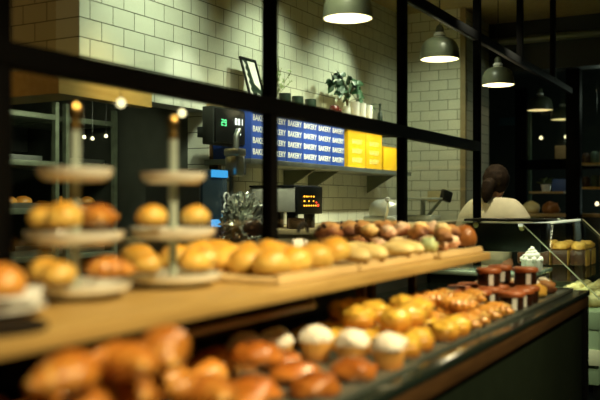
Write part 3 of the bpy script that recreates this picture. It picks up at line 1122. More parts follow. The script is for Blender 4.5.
def pendant():
    r = root_empty('pendant_lamp')
    prof = [(.125, 0), (.124, .03), (.119, .07), (.108, .10), (.088, .122), (.058, .136), (.036, .142), (.036, .150)]
    inn = [(.033, .150), (.033, .139), (.056, .131), (.085, .117), (.104, .096), (.115, .068), (.120, .03), (.121, 0)]
    MB().lathe(prof + inn, 48, close=True).build('shade', M['lamp'], r)
    MB().lathe([(.030, .1475), (.053, .129), (.083, .114), (.102, .0945), (.1135, .067), (.1185, .03), (.1195, .002), (.1205, .002), (.1195, .03), (.1145, .068), (.1035, .0955), (.0845, .1158), (.0545, .1302), (.0315, .1485)], 48, close=True).build('shade_lining', M['lamp_in'], r)
    MB().lathe([(0, .05), (.02, .053), (.034, .072), (.036, .088), (.028, .105), (.018, .115), (.016, .128), (0, .128)], 24).build('bulb', M['bulb'], r)
    MB().lathe([(.034, .1505), (.038, .156), (.038, .162), (.030, .172), (.026, .172), (.026, .1505)], 28, close=True).build('collar', M['porcelain'], r)
    MB().lathe([(0, .1507), (.0255, .1507), (.0255, .20), (.018, .215), (.008, .222), (0, .222)], 24).build('socket', M['lamp'], r)
    MB().tube([(0, 0, .222), (.012, 0, .24), (.004, 0, .27), (0, 0, .30), (0, 0, CEIL - LZ - .02)], .0035, 8).build('cord', M['black'], r)
    MB().lathe([(0, CEIL - LZ - .021), (.045, CEIL - LZ - .021), (.05, CEIL - LZ - .001), (0, CEIL - LZ - .001)], 24).build('ceiling_rose', M['lamp'], r)
    return r


LX = [3.76, 5.11, 6.45, 8.4, 9.45]
LLAB = ['olive enamel dome pendant lamp, largest, hanging before the tiled wall above the plants', 'olive enamel dome pendant lamp before the end wall of larger tiles',
        'olive enamel dome pendant lamp beyond the post, against the dark cafe', 'dim pendant lamp in the far cafe, first past the dark beam', 'dim pendant lamp in the far cafe partly behind the far post']
proto = pendant()
for i, x in enumerate(LX):
    o = proto if i == 0 else dup(proto)
    o.location = (x, LY if i < 3 else LY + .13, LZ)
    tag(o, LLAB[i], 'pendant lamp', 'row of pendant lamps')

# ------------------------------------------------------------------ wall shelves, boxes
YS0 = 2.50
zsh = EYE + .248
ws = empty('wall_shelf', (0, 0, 0), 'lower steel wall shelf carrying the blue and yellow boxes', 'shelf', 'wall shelves')
MB().box((3.90, YS0 - .02, zsh - .03), (6.3, YW - .002, zsh), .003).build('shelf_board', M['steel_dull'], ws)
for x in (4.80, 5.14, 6.13):
    MB().poly([(x, YW - .003, zsh - .031), (x, YS0 + .06, zsh - .031), (x, YW - .003, zsh - .17)], (.012, 0, 0)).build('bracket', M['lamp'], ws)
zup = EYE + .572
us = empty('wall_shelf', (0, 0, 0), 'upper wall shelf carrying the pots and the plant', 'shelf', 'wall shelves')
MB().box((3.92, YS0 - .05, zup - .03), (6.3, YW - .002, zup), .003).build('shelf_board', M['lightwood'], us)
for x in (4.2, 5.3, 6.2):
    MB().box((x, YS0 + .05, zup - .045), (x + .02, YW - .003, zup - .031)).build('bracket', M['lamp'], us)


def text_mesh(body, size, key):
    cu = bpy.data.curves.new('lettering', 'FONT')
    cu.body = body
    cu.size = size
    cu.align_x = 'CENTER'
    cu.align_y = 'CENTER'
    cu.extrude = .0006
    cu.offset = size * .012
    cu.resolution_u = 3
    o = bpy.data.objects.new('tmp', cu)
    COL.objects.link(o)
    dg = bpy.context.evaluated_depsgraph_get()
    me = bpy.data.meshes.new_from_object(o.evaluated_get(dg))
    bpy.data.objects.remove(o)
    return me


txt = text_mesh('BAKERY', .047, 'b')
txt.name = 'lettering'
txt_y = txt.copy()
rowz = .064
BW, BH = .197, .272
BLAB = ['blue printed bakery box at the near end of the row, its plain side showing' if False else 'blue BAKERY box at the row end beside the green display',
        'blue BAKERY box second from the row end by the green display', 'blue BAKERY box third from the row end by the green display',
        'blue BAKERY box third from the yellow boxes', 'blue BAKERY box second from the yellow boxes', 'blue BAKERY box touching the yellow boxes']


def carton(name, w, d, h, mat, tm, tmat, rows, cols=1, scale=1., dz=.038):
    r = root_empty(name)
    MB().box((0, 0, 0), (w, d, h), .003).build('body', M[mat], r)
    MB().box((-.0015, -.0015, h - .006), (w + .0015, d, h + .002), .001).build('lid', M[mat], r)
    for c in range(cols):
        for k in range(rows):
            t = put('lettering', tm, M[tmat], r)
            t.location = (w * (c + .5) / cols, -.0008, dz + k * rowz)
            t.rotation_euler = (PI / 2, 0, 0)
            t.scale = (scale, scale, 1)
    return r


pb = carton('bakery_box', BW - .003, .26, BH, 'blue', txt, 'white', 4)
for i in range(6):
    o = pb if i == 0 else dup(pb)
    o.location = (3.935 + i * BW, YS0, zsh + .001)
    tag(o, BLAB[i], 'cardboard box', 'blue bakery boxes')
py_ = carton('bakery_box', .285, .26, .255, 'yellow', txt_y, 'cream_print', 3, 1, 1., .05)
for i in range(2):
    o = py_ if i == 0 else dup(py_)
    o.location = (5.175 + i * .292, YS0, zsh + .001)
    tag(o, ['yellow printed box touching the last blue box', 'yellow printed box between another yellow one and the shorter one'][i], 'cardboard box', 'yellow bakery boxes')
pz = carton('bakery_box', .30, .26, .175, 'yellow', txt_y, 'cream_print', 0)
pz.location = (5.78, YS0, zsh + .001)
tag(pz, 'plain yellow box, shorter than the others, at the shelf end', 'cardboard box', 'yellow bakery boxes')

# ------------------------------------------------------------------ things on the upper shelf
def leaf(mb, base, d, up, ln, w):
    d = Vector(d).normalized()
    side = d.cross(Vector(up)).normalized()
    nrm = side.cross(d)
    rows = []
    for i in range(6):
        s = i / 5
        ww = w * math.sin(PI * min(1, s * .9 + .08)) * (1 - s * .25)
        c = Vector(base) + d * ln * s - nrm * ln * .35 * s * s
        rows.append([mb.bm.verts.new(c - side * ww + nrm * ww * .25), mb.bm.verts.new(c), mb.bm.verts.new(c + side * ww + nrm * ww * .25)])
    for a, b in zip(rows, rows[1:]):
        mb.bm.faces.new((a[0], a[1], b[1], b[0]))
        mb.bm.faces.new((a[1], a[2], b[2], b[1]))


# leaning framed picture
fr = empty('picture_frame', (0, 0, 0), 'black framed picture with white cut shapes leaning on the tiles', 'picture')
pf = at(239, 203, Y=2.62)
xf0 = at(249, 203, Y=2.66).x
xf1 = at(264.5, 203, Y=2.66).x
fr.location = (xf0, 2.63, zup + .001)
fr.rotation_euler = (math.radians(-17), 0, 0)
fw, fh = xf1 - xf0, .315
MB().box((0, 0, 0), (fw, .012, .012)).box((0, 0, fh - .012), (fw, .012, fh)).box((0, 0, .012), (.012, .012, fh - .012)).box((fw - .012, 0, .012), (fw, .012, fh - .012)).build('frame', M['black'], fr)
MB().box((.012, .005, .012), (fw - .012, .010, fh - .012)).build('print', M['potgreen'], fr)
zig = [(.022, .0045, .015 + i * .020) for i in range(11)]
z1 = []
for i in range(13):
    z1.append((.028 + (.016 if i % 2 else 0), .0045, .018 + i * .0225))
mbz = MB()
mbz.poly([(.018, .0044, .016)] + z1 + [(.018, .0044, .292)], (0, -.0012, 0))
mbz.poly([(.070, .0044, .295), (fw - .022, .0044, .295), (fw - .022, .0044, .15), (fw - .032, .0044, .115), (.088, .0044, .15)], (0, -.0012, 0))
mbz.poly([(.086, .0044, .02), (.094, .0044, .05), (.086, .0044, .07), (.098, .0044, .095), (fw - .030, .0044, .07), (fw - .020, .0044, .045), (fw - .028, .0044, .02)], (0, -.0012, 0))
mbz.build('white_shapes', M['white'], fr)

# sprig vase, hidden partly behind the mullion
p = at(275, 203, Y=2.70)
sv = empty('sprig_vase', (p.x, p.y, zup + .001), 'small vase with a thin flowering sprig beside the dark green pots', 'vase')
MB().lathe([(0, 0), (.03, 0), (.036, .03), (.026, .07), (.016, .085), (.018, .10), (.015, .10), (.013, .085), (0, .08)], 24).build('vase', M['ceramic'], sv)
tw = MB(); lf = MB()
rnd = random.Random(3)
for k in range(11):
    a = rnd.uniform(-.3, .95)
    d = Vector((math.sin(a) * 1, rnd.uniform(-.3, .3), math.cos(a))).normalized()
    ln = rnd.uniform(.15, .26)
    pts = [Vector((0, 0, .085)) + d * ln * s + Vector((0, 0, -.02 * s * s)) for s in (0, .35, .7, 1)]
    tw.tube(pts, .0015, 5)
    for s in (.3, .45, .6, .75, .9, 1.):
        q = Vector((0, 0, .085)) + d * ln * s + Vector((0, 0, -.02 * s * s))
        leaf(lf, q, (rnd.uniform(-1, 1), rnd.uniform(-.5, .5), rnd.uniform(-.2, 1)), (0, -1, .3), rnd.uniform(.022, .036), .009)
tw.build('stem', M['stem'], sv)
lf.build('foliage', M['leaf_pale'], sv)

# three dark green pots
def pot(r, h):
    return MB().lathe([(0, 0), (r * .9, 0), (r, .006), (r, h), (r * .92, h), (r * .9, .012), (0, .01)], 32)


for k, px in enumerate((285, 297.5, 310.5)):
    p = at(px, 203, Y=2.58)
    o = pot(.038, .10).build('green_pot', M['potgreen'])
    o.location = (p.x, p.y, zup + .001)
    tag(o, ['dark green cup shaped pot beside the sprig vase', 'dark green cup shaped pot between two others alike', 'dark green cup shaped pot beside the wooden tray'][k], 'pot', 'dark green pots on the upper shelf')

# wooden tray with red bowl
p = at(336, 203, Y=2.56)
wt = MB().lathe([(0, 0), (.06, 0), (.062, .02), (.085, .028), (.085, .034), (0, .034)], 36).build('wooden_stand', M['redwood'])
wt.location = (p.x, p.y, zup + .001)
tag(wt, 'low round wooden stand under the dark red bowls on the upper shelf', 'stand')
for k, (dx, dy, r) in enumerate(((-.025, 0, .037), (.036, .005, .030))):
    o = MB().lathe([(0, 0), (r * .5, 0), (r * .95, r * .5), (r, r * .95), (r * .82, r * 1.45), (r * .5, r * 1.6), (r * .5, r * 1.5), (0, r * 1.2)], 28).build('red_bowl', M['red'])
    o.location = (p.x + dx, p.y + dy, zup + .0355)
    tag(o, ['larger dark red round bowl on the low wooden stand', 'smaller dark red round bowl on the low wooden stand'][k], 'bowl', 'dark red bowls')

# trailing plant
p = at(347, 203, Y=2.66)
tp = empty('potted_plant', (p.x, p.y, zup + .001), 'bushy broad leaved green plant in a white vase on the upper shelf', 'plant')
MB().lathe([(0, 0), (.035, 0), (.043, .02), (.04, .08), (.026, .115), (.03, .13), (.026, .13), (.022, .115), (0, .11)], 28).build('vase', M['porcelain'], tp)
st = MB(); lf = MB()
rnd = random.Random(12)
for (dx, dz, ln) in ((-.11, .15, .072), (-.075, .19, .06), (-.03, .205, .07), (-.035, .14, .08), (0.0, .16, .085), (.03, .185, .07), (.06, .20, .06), (.085, .15, .08), (.05, .13, .08),
                     (.115, .09, .07), (.13, .055, .06), (-.10, .09, .06), (-.065, .16, .07), (.02, .22, .05), (.015, .125, .07), (-.045, .245, .05), (.08, .23, .055), (.07, .10, .06), (-.09, .205, .055)):
    dy = rnd.uniform(-.07, .04)
    q = Vector((dx * 2.3 - .03, dy, dz + .105))
    st.tube([Vector((0, 0, .12)), Vector((dx * .35, dy * .4, .12 + dz * .55)), q], .0022, 5)
    for _ in range(4):
        leaf(lf, q, (dx * 6 + rnd.uniform(-.9, .9), dy * 4 + rnd.uniform(-.5, .2), rnd.uniform(-.7, .6)), (0, -.8, .8), ln * rnd.uniform(1.0, 1.35), ln * .42)
st.build('stem', M['stem'], tp)
lf.build('foliage', M['leaf'], tp)

# pale glasses and dark bottle
for k, px in enumerate((355, 361.5, 368)):
    p = at(px, 203, Y=2.53)
    o = MB().lathe([(0, 0), (.026, 0), (.029, .005), (.034, .14), (.031, .14), (.026, .008), (0, .006)], 28).build('tall_tumbler', M['porcelain'])
    o.location = (p.x, p.y, zup + .001)
    tag(o, ['tall white tumbler closest to the plant vase', 'tall white tumbler between two others alike', 'tall white tumbler closest to the dark bottle'][k], 'tumbler', 'tall white tumblers on the upper shelf')
p = at(380, 203, Y=2.60)
o = MB().lathe([(0, 0), (.018, 0), (.021, .006), (.021, .09), (.017, .115), (.009, .135), (.009, .185), (.011, .187), (.011, .195), (0, .195)], 24).build('dark_bottle', M['potgreen'])
o.location = (p.x, p.y, zup + .001)
tag(o, 'slim dark green bottle at the end of the upper shelf', 'bottle')

# ------------------------------------------------------------------ back worktop with machines
ZK = EYE - .145
bc = empty('back_counter', (0, 0, 0), 'beige work counter along the tiled wall', 'counter')
MB().box((3.97, 2.2, ZK - .03), (6.8, YW - .002, ZK), .004).build('counter_top', M['beige'], bc)
MB().box((3.98, 2.24, 0), (6.79, YW - .002, ZK - .031)).build('body', M['beige'], bc)

# steel machine with black control front
p = at(297, 203, Y=2.28)
mz0, mz1 = EYE - .052, EYE + .088
mc = empty('countertop_machine', (p.x, p.y, ZK + .001), 'steel countertop machine with black control panel and orange digits', 'machine')
h0, h1 = mz0 - ZK, mz1 - ZK
MB().box((0, .012, h0), (.30, .31, h1), .006).build('housing', plain('satin_steel', (.58, .60, .53), .4, .25, var=.08), mc)
MB().box((-.004, -.004, h0 - .012), (.30, .011, h1 + .006), .004).build('control_panel', M['black'], mc)
MB().box((-.006, .013, h1 + .0005), (.306, .314, h1 + .012), .003).build('lid', M['black'], mc)
for x in (.02, .22):
    MB().box((x, .03, 0), (x + .05, .08, h0 - .0005), .004).build('leg', M['black'], mc)
    MB().box((x, .24, 0), (x + .05, .29, h0 - .0005), .004).build('leg', M['black'], mc)
dg_ = MB()
rnd = random.Random(5)
for i in range(6):
    for j in range(3):
        if rnd.random() < .8:
            w = rnd.uniform(.008, .016)
            dg_.box((.07 + i * .028, -.0055, h0 + .032 + j * .026), (.07 + i * .028 + w, -.0042, h0 + .032 + j * .026 + .008))
dg_.build('orange_digits', M['orange_led'], mc)
MB().box((.235, -.0058, h0 + .03), (.252, -.0044, h0 + .045)).box((.215, -.0058, h0 + .05), (.228, -.0044, h0 + .058)).build('red_lights', M['red_led'], mc)

# wall display with green digits
p0 = at(213, 203, Y=2.52)
dp = empty('digital_display', (p0.x, 2.5, EYE + .31), 'black display box with green digits beside the kitchen opening', 'display')
MB().box((0, .02, 0), (.30, .09, .20), .005).build('housing', M['dark'], dp)
MB().box((.01, .008, .01), (.29, .0195, .19), .003).build('screen', M['black'], dp)
MB().box((.24, .0905, .06), (.28, .298, .12), .003).build('wall_mount', M['dark'], dp)


def seg_digit(mb, x, z, segs, w=.018, h=.034, t=.005):
    S = {'t': (0, h - t, w, h), 'm': (0, h / 2 - t / 2, w, h / 2 + t / 2), 'b': (0, 0, w, t), 'a': (0, h / 2, t, h), 'c': (w - t, h / 2, w, h), 'd': (0, 0, t, h / 2), 'e': (w - t, 0, w, h / 2)}
    for k in segs:
        a = S[k]
        mb.box((x + a[0], .0068, z + a[1]), (x + a[2], .0079, z + a[3]))


g1 = MB()
seg_digit(g1, .06, .10, 'tcmdb'); seg_digit(g1, .088, .10, 'acmtbe')
g1.build('green_digits', M['green_led'], dp)
g2 = MB()
seg_digit(g2, .19, .115, 'tacdeb'); seg_digit(g2, .218, .115, 'tacdeb'); seg_digit(g2, .245, .115, 'ce')
seg_digit(g2, .20, .06, 'tacmb'); seg_digit(g2, .228, .06, 'ce')
g2.build('white_digits', M['white_led'], dp)
# support column behind the display reaching down
tc = empty('tall_cabinet', (3.36, 2.42, 0), 'tall dark cabinet with two blue lit strips under the green display', 'cabinet')
MB().box((0, .02, 0), (.235, .36, EYE + .17), .004).build('body', M['dark'], tc)
MB().box((.01, .005, .1), (.225, .0195, EYE + .16), .003).build('door', plain('navy_door', (.02, .035, .05), .25), tc)
for z in (EYE + .165 - .02, EYE - .105):
    MB().box((.08, -.001, z - .015), (.222, .0045, z + .022)).build('blue_strip', M['blue_led'], tc)  # plain blue labels, brightness put in as emission

# grey metal dispenser at the shelf end
p = at(234, 203, Y=2.42)
ds = empty('metal_dispenser', (p.x + .03, p.y, EYE + .15), 'grey metal dispenser head in front of the boxes shelf end', 'dispenser')
MB().box((-.045, -.03, -.01), (.035, .05, .10), .012).build('head', M['steel'], ds)
MB().box((-.055, -.045, .095), (.02, .05, .135), .008).build('cap', M['steel'], ds)
MB().tube([(-.01, 0, .135), (-.01, 0, .20), (.02, 0, .235)], .016, 12).build('arm', M['steel_dull'], ds)
MB().tube([(.045, .01, .12), (.05, -.02, .06), (.02, -.035, .0)], .006, 8).build('lever', M['black'], ds)
MB().tube([(-.01, .03, -.01), (-.01, .03, ZK - .25 - EYE - .15)], .012, 10).build('column', M['steel_dull'], ds)

# crumpled foil bag with dark hollow, standing on a low ledge
p = at(243, 203, Y=2.30)
ld = struct('trim_5', MB().box((3.60, 2.15, 0), (3.965, 2.78, EYE - .26)).box((3.37, 2.13, 0), (3.60, 2.415, EYE - .26)), M['dark'], 'low dark ledge between the tall cabinet and the beige counter', 'ledge')
fb = empty('foil_bag', (p.x, p.y - .005, EYE - .259), 'crumpled shiny foil bag with a dark mouth beside the steel machine', 'bag')
bm = bmesh.new()
bmesh.ops.create_icosphere(bm, subdivisions=5, radius=1.)
for v in bm.verts:
    n = v.co.normalized()
    c1 = abs(noise.noise(n * 3.1)); c2 = abs(noise.noise(n * 7.3 + Vector((5, 2, 1)))); c3 = abs(noise.noise(n * 15 + Vector((1, 7, 3))))
    d = 1 - .42 * c1 - .35 * c2 - .22 * c3
    q = n * d
    if n.dot(Vector((-.35, -.80, .25)).normalized()) > .80:
        q *= .62
    v.co = Vector((q.x * .155, q.y * .125, max(q.z, -.8) * .19 + .152))
for f in bm.faces:
    f.smooth = False
me = bpy.data.meshes.new('foil_wrap'); bm.to_mesh(me); bm.free()
put('foil_wrap', me, plain('crinkled_foil', (.70, .74, .66), .22, .75, var=0), fb)
mo = put('dark_mouth', blob_mesh('dark_mouth', .062, .02, .055, .15, 2, 4, .9), M['black'], fb)
mo.location = (-.03, -.075, .075)
mo.rotation_euler = (0, 0, -.45)
# white ring (tape roll) hanging on the cabinet edge
rg = MB()
for zz in (.0, .05):
    rg.tube([(.022 * math.cos(a * PI / 8), 0, .022 * math.sin(a * PI / 8) + zz) for a in range(17)], .0055, 8)
o = rg.build('ring_hook', M['porcelain'])
q = at(227.5, 207, Y=2.405)
o.location = (q.x, 2.412, q.z)
tag(o, 'pair of white rings hung at the edge of the tall dark cabinet', 'hook')

# small clutter: dark mug, white card stand
p = at(281, 203, Y=2.26)
mg = empty('dark_mug', (4.03, 2.265, ZK + .001), 'dark brown mug with ring handle below the steel machine', 'mug')
MB().lathe([(0, 0), (.04, 0), (.046, .01), (.046, .06), (.042, .06), (.04, .012), (0, .008)], 28).build('cup', M['redwood'], mg)
MB().tube([(.044 + .022 * math.sin(a * PI / 8), 0, .032 - .022 * math.cos(a * PI / 8)) for a in range(9)], .006, 8).build('handle', M['black'], mg)
p = at(305, 203, Y=2.215)
kt = MB().tube([(.035 * math.cos(a * PI / 9), .0, .036 + .030 * math.sin(a * PI / 9)) for a in range(10)], .007, 8).build('bag_handle', M['black'])
cd = empty('price_card', (2.57, 1.42, ZB), 'folded white paper card standing behind the golden rolls', 'card')
kt.parent = cd; kt.name = 'wire_loop'
kt.location = (.03, .015, .03)
MB().box((-.05, -.001, 0), (.02, .001, .045), 0, Matrix.Rotation(math.radians(-14), 4, 'X')).build('face', M['whitepaper'], cd)
MB().box((-.05, -.001, 0), (.02, .001, .045), 0, Matrix.Translation((0, .024, 0)) @ Matrix.Rotation(math.radians(14), 4, 'X')).build('back', M['whitepaper'], cd)
MB().box((.022, -.001, 0), (.042, .001, .05), 0, Matrix.Translation((0, .01, 0)) @ Matrix.Rotation(math.radians(18), 4, 'Y')).build('flap', M['whitepaper'], cd)

# silver toaster-like slicer and the scale
p = at(386, 203, Y=2.45)
sl = empty('slicing_machine', (p.x, p.y, ZK + .001), 'rounded silver slicing machine at the far part of the beige counter', 'machine')
MB().box((-.12, -.12, 0), (.14, .14, .05), .02).build('base', M['satin'], sl)
prof = []
bm_ = MB().lathe([(0, 0), (.13, 0), (.13, .05), (.115, .09), (.075, .115), (0, .125)], 32, (.01, 0, .051))
bm_.build('dome', M['satin'], sl)
MB().tube([(-.13, -.05, .03), (-.18, -.09, .09), (-.20, -.10, .15)], .009, 8).build('lever', M['chrome'], sl)
MB().lathe([(0, 0), (.02, .01), (.02, .03), (0, .04)], 16, (-.20, -.10, .15)).build('knob', M['porcelain'], sl)

p = at(424, 203, Y=2.35)
zp = ZK
wsn = empty('weighing_scale', (p.x, p.y, zp + .001), 'grey weighing scale with tilted dark display before the end wall', 'scale')
MB().box((-.11, -.10, 0), (.13, .12, .05), .012).build('base', M['scale_grey'], wsn)
MB().tube([(.03, .02, .05), (.03, .02, .17)], .02, 12).build('column', M['scale_grey'], wsn)
MB().box((-.16, -.12, .17), (.10, .12, .186), .005).build('pan', M['scale_grey'], wsn)
MB().tube([(.05, -.02, .05), (.12, -.09, .16), (.145, -.12, .185)], .013, 10).build('arm', M['scale_grey'], wsn)
MB().box((-.05, -.02, -.045), (.05, .02, .045), .01, Matrix.Translation((.15, -.13, .20)) @ Matrix.Rotation(-.5, 4, 'Z') @ Matrix.Rotation(.3, 4, 'Y')).build('display_head', M['black'], wsn)
# socket plate on the end wall
q = at(434, 196, X=6.83)
tag(MB().box((6.83, q.y - .06, q.z - .045), (6.8385, q.y + .06, q.z + .045), .004).build('socket_plate', M['plate_beige']), 'beige socket plate on the end wall above the scale', 'socket')

# ------------------------------------------------------------------ kitchen beyond the opening
def rack(loc, wd, dp_, label):
    r = empty('kitchen_rack', loc, label, 'rack', 'steel kitchen racks')
    for x in (0, wd):
        for y in (0, dp_):
            MB().box((x - .014, y - .014, 0), (x + .014, y + .014, 1.98)).build('post', M['rack'], r)
    for z in (.5, .8, 1.1, 1.36, 1.62, 1.88):
        MB().box((-.012, -.012, z), (wd + .012, dp_ + .012, z + .03), .003).build('rack_shelf', M['rack'], r)
    return r


RX = [(2.55, 3.35), (3.10, 3.20), (1.95, 3.45)]
rack((2.98, 3.45, 0), .42, .5, 'dark steel kitchen rack seen behind the end cake stand')
rack((3.48, 3.45, 0), .40, .5, 'dark steel kitchen rack seen behind the roll board stand')
rack((2.2, 3.75, 0), .62, .5, 'dark steel kitchen rack deepest in the kitchen')
for k, (x, y, z) in enumerate(((3.02, 3.5, 1.391), (3.02, 3.5, 1.651), (3.52, 3.5, 1.391), (3.52, 3.5, 1.651), (2.3, 3.8, 1.391), (2.3, 3.8, 1.131), (3.02, 3.5, 1.131), (3.52, 3.5, 1.131))):
    o = MB().box((x, y, z), (x + .33, y + .4, z + .006)).box((x, y, z + .006), (x + .33, y + .004, z + .03)).box((x, y + .396, z + .006), (x + .33, y + .4, z + .03)).build('sheet_pan', M['steel'])
    tag(o, ['sheet pan on the end stand rack, fourth shelf', 'sheet pan on the end stand rack, fifth shelf', 'sheet pan on the roll stand rack, fourth shelf', 'sheet pan on the roll stand rack, fifth shelf',
            'sheet pan on the deepest rack, fourth shelf', 'sheet pan on the deepest rack, third shelf', 'sheet pan on the end stand rack, third shelf', 'sheet pan on the roll stand rack, third shelf'][k], 'baking pan', 'sheet pans in the kitchen racks')
for k in range(9):
    base = (3.02, 3.5, 1.397) if k < 3 else (3.52, 3.5, 1.397) if k < 6 else (2.3, 3.8, 1.137)
    o = bun(k % 5, .05)
    o.location = (base[0] + .06 + (k % 3) * .108, base[1] + .09, base[2] + .001)
    o.name = 'dark_loaf'
    tag(o, 'dim brown loaf on the %s kitchen rack, %s on its pan' % (['end stand', 'roll stand', 'deepest'][k // 3], ORD[k % 3]), 'loaf', 'dim loaves in the kitchen racks')
# tiny glowing globes on cords, standing in for metal glints in the kitchen
for k, (px, py) in enumerate(((84, 137), (92.5, 138.5), (106, 136), (137, 137), (169, 130))):
    q = at(px, py, Y=3.36)
    r = empty('hanging_bulb', q, 'tiny glowing kitchen bulb, %s counting from the end cake stand' % ORD[k], 'bulb', 'tiny kitchen bulbs')
    MB().lathe([(0, -.012), (.009, -.009), (.0115, 0), (.008, .009), (0, .012)], 14).build('globe', M['bulb_small'], r)
    MB().tube([(0, 0, .011), (0, 0, CEIL - q.z - .002)], .0015, 6).build('cord', M['black'], r)  # added cord, only carries the stand-in glint
oven = empty('deck_oven', (.6, 4.2, 0), 'dark steel deck oven deep in the kitchen', 'oven')
MB().box((0, 0, 0), (1.5, 1.0, 1.9), .01).build('body', M['steel_dull'], oven)
for z in (.9, 1.25, 1.6):
    MB().box((.06, -.02, z), (1.44, -.001, z + .25), .006).build('door', M['dark'], oven)
    MB().tube([(.2, -.05, z + .22), (1.3, -.05, z + .22)], .012, 8).build('handle', M['steel'], oven)
ho = MB().box((3.2, 4.2, 1.75), (3.9, 5.7, 1.95), .01).build('extractor_hood', M['steel_dull'])
tag(ho, 'dull steel extractor hood under the bulkhead deep in the kitchen', 'hood')

# ------------------------------------------------------------------ steel/glass worktop and display case
zw = EYE - .33
wk = empty('serving_worktop', (0, 0, 0), 'pale green glass topped worktop behind the counter end', 'worktop')
MB().box((3.90, .95, zw - .02), (4.37, 1.44, zw), .003).build('top', M['worktop'], wk)
MB().box((3.91, .98, 0), (4.36, 1.44, zw - .021)).build('body', M['darkgreen'], wk)

X0, X1, YB = 4.40, 6.05, 1.44
zd = EYE - .55
dc = empty('glass_display_case', (0, 0, 0), 'glass cake display case with slanted front and black rear housing', 'display case')
MB().box((X0, .73, .50), (X1, YB, zd - .09), .004).build('base', M['palegreen'], dc)
MB().box((X0 - .004, .725, zd - .0895), (X1, YB, zd), .003).build('deck', M['palegreen'], dc)
MB().box((X0 - .008, .722, .60), (X0 - .0005, 1.43, .68), .001).build('cream_strip', M['creamstrip'], dc)  # pale strip painted for a band of reflected light
MB().box((X0 + .02, .76, 0), (X1, YB, .499)).build('plinth', M['black'], dc)
pts = [(YB, EYE - .10), (1.11, EYE - .116), (.72, EYE - .487), (.72, zd + .001), (YB, zd + .001)]
for x in (X0, X1 - .006):
    MB().poly([(x, y, z) for y, z in pts], (.006, 0, 0)).build('side_glass', M['case_glass'], dc)
MB().poly([(X0 + .007, 1.11, EYE - .116), (X0 + .007, .72, EYE - .487), (X0 + .007, .725, EYE - .490), (X0 + .007, 1.113, EYE - .121)], (X1 - X0 - .014, 0, 0)).build('front_glass', M['case_glass'], dc)
MB().box((X0, 1.11, EYE - .109), (X1, YB, EYE - .099)).build('top_glass', M['case_glass'], dc)
for x in (X0 - .003, X1 - .003):
    MB().tube([(x, 1.11, EYE - .112), (x, .719, EYE - .487), (x, .719, zd)], .003, 8).build('edge_strip', M['edge_glass'], dc)
MB().box((X0 + .01, .84, EYE - .408), (X1 - .01, 1.42, EYE - .400)).build('inner_shelf', M['case_glass'], dc)
hx = X0 + .05
ya, yb = at(458, 203, X=hx).y, at(541, 203, X=hx).y
ya = min(ya, YB)
MB().box((hx, yb, EYE - .262), (hx + .22, YB, EYE - .110), .006).build('rear_housing', M['black'], dc)
MB().box((hx - .02, yb - .03, EYE - .0985), (hx + .26, YB, EYE - .086), .003).build('housing_cap', M['black'], dc)
for px, py in ((476, 225), (522, 228)):
    q = at(px, py, X=hx)
    MB().lathe([(0, -.003), (.013, -.003), (.016, 0), (.013, .005), (.007, .009), (0, .010)], 18, (hx - .004, q.y, q.z), Matrix.Rotation(-PI / 2, 4, 'Y')).build('brass_knob', plain('pale_gold', (.85, .68, .30), .3, .3, var=0), dc)  # small round pale gold dots on the housing front
MB().box((hx - .03, 1.12, EYE - .125), (X1 - .02, 1.14, EYE - .110)).build('light_strip', plain('case_light_strip', (1, 1, 1), .5, emit=(.95, 1., .72), es=.3, var=0), dc)  # added glowing strip to light the cakes

# cream cake on the worktop
q = at(532, 203, X=4.08)
cc = empty('cream_cake', (q.x, q.y, zw + .001), 'tall whipped cream cake on the pale green worktop', 'cake')
MB().lathe([(0, 0), (.048, 0), (.050, .004), (.050, .055), (.046, .06), (0, .06)], 32).build('cake_body', M['cream'], cc)
sw = MB()
pts, rr = [], []
for i in range(70):
    s = i / 69
    a = s * 2 * PI * 3.2
    R_ = .034 * (1 - s) + .002
    pts.append((R_ * math.cos(a), R_ * math.sin(a), .066 + s * .05)); rr.append(.013 * (1 - s * .6))
sw.tube(pts, rr, 10)
sw.build('cream_swirl', M['cream'], cc)
for k in range(7):
    a = 2 * PI * k / 7
    d_ = put('cream_dollop', shared('dollop', lambda: blob_mesh('cream_dollop', .014, .014, .018, .2, 3, 5, .4, 2)), M['cream'], cc)
    d_.location = (.044 * math.cos(a), .044 * math.sin(a), .046)

# pie slices on the inner shelf
zs_ = EYE - .3995
for r_ in range(2):
    for k in range(4):
        x, y = (5.55, 5.76)[r_], 1.035 + k * .112
        o = root_empty('berry_pie_slice')
        MB().box((-.07, -.047, 0), (.07, .050, .10), .012).build('filling', M['pie_fill'], o)
        cr = put('crumb_top', shared(('crumb', k % 2), lambda: blob_mesh('crumb_top', .082, .052, .036, .30, 3.2, k + 3, .45)), M['pie_crust'], o)
        cr.location.z = .099
        MB().box((-.072, -.049, 0), (.072, -.0475, .10)).build('side_crust', M['pie_crust'], o)
        o.location = (x, y, zs_)
        tag(o, 'tall berry pie slice with golden crumb top, %s row, %s from the slanted glass' % (['front', 'second'][r_], ORD[k]), 'pie slice', 'berry pie slices in the display case')
# lower deck pastries
DF = Field(4.42, 6.0, .735, 1.42, zd + .001, None, None)
for k in range(18):
    x, y = 4.62 + (k % 6) * .20, .80 + (k // 6) * .105
    me = shared(('pop', k % 3), lambda: blob_mesh('nut_pastry', .050, .047, .038, .35, 3.2, 120 + k, .5))
    o = put('nut_pastry', me, M['popcorn'])
    o = drop(o, x, y, DF, (0, 0, k), key=o.data.name)
    if o is None:
        continue
    tag(o, 'pale nut pastry on case deck, %s row from front glass, %s from counter end' % (ORD[k // 6], ORD[k % 6]), 'nut pastry', 'nut pastries on the display case deck')

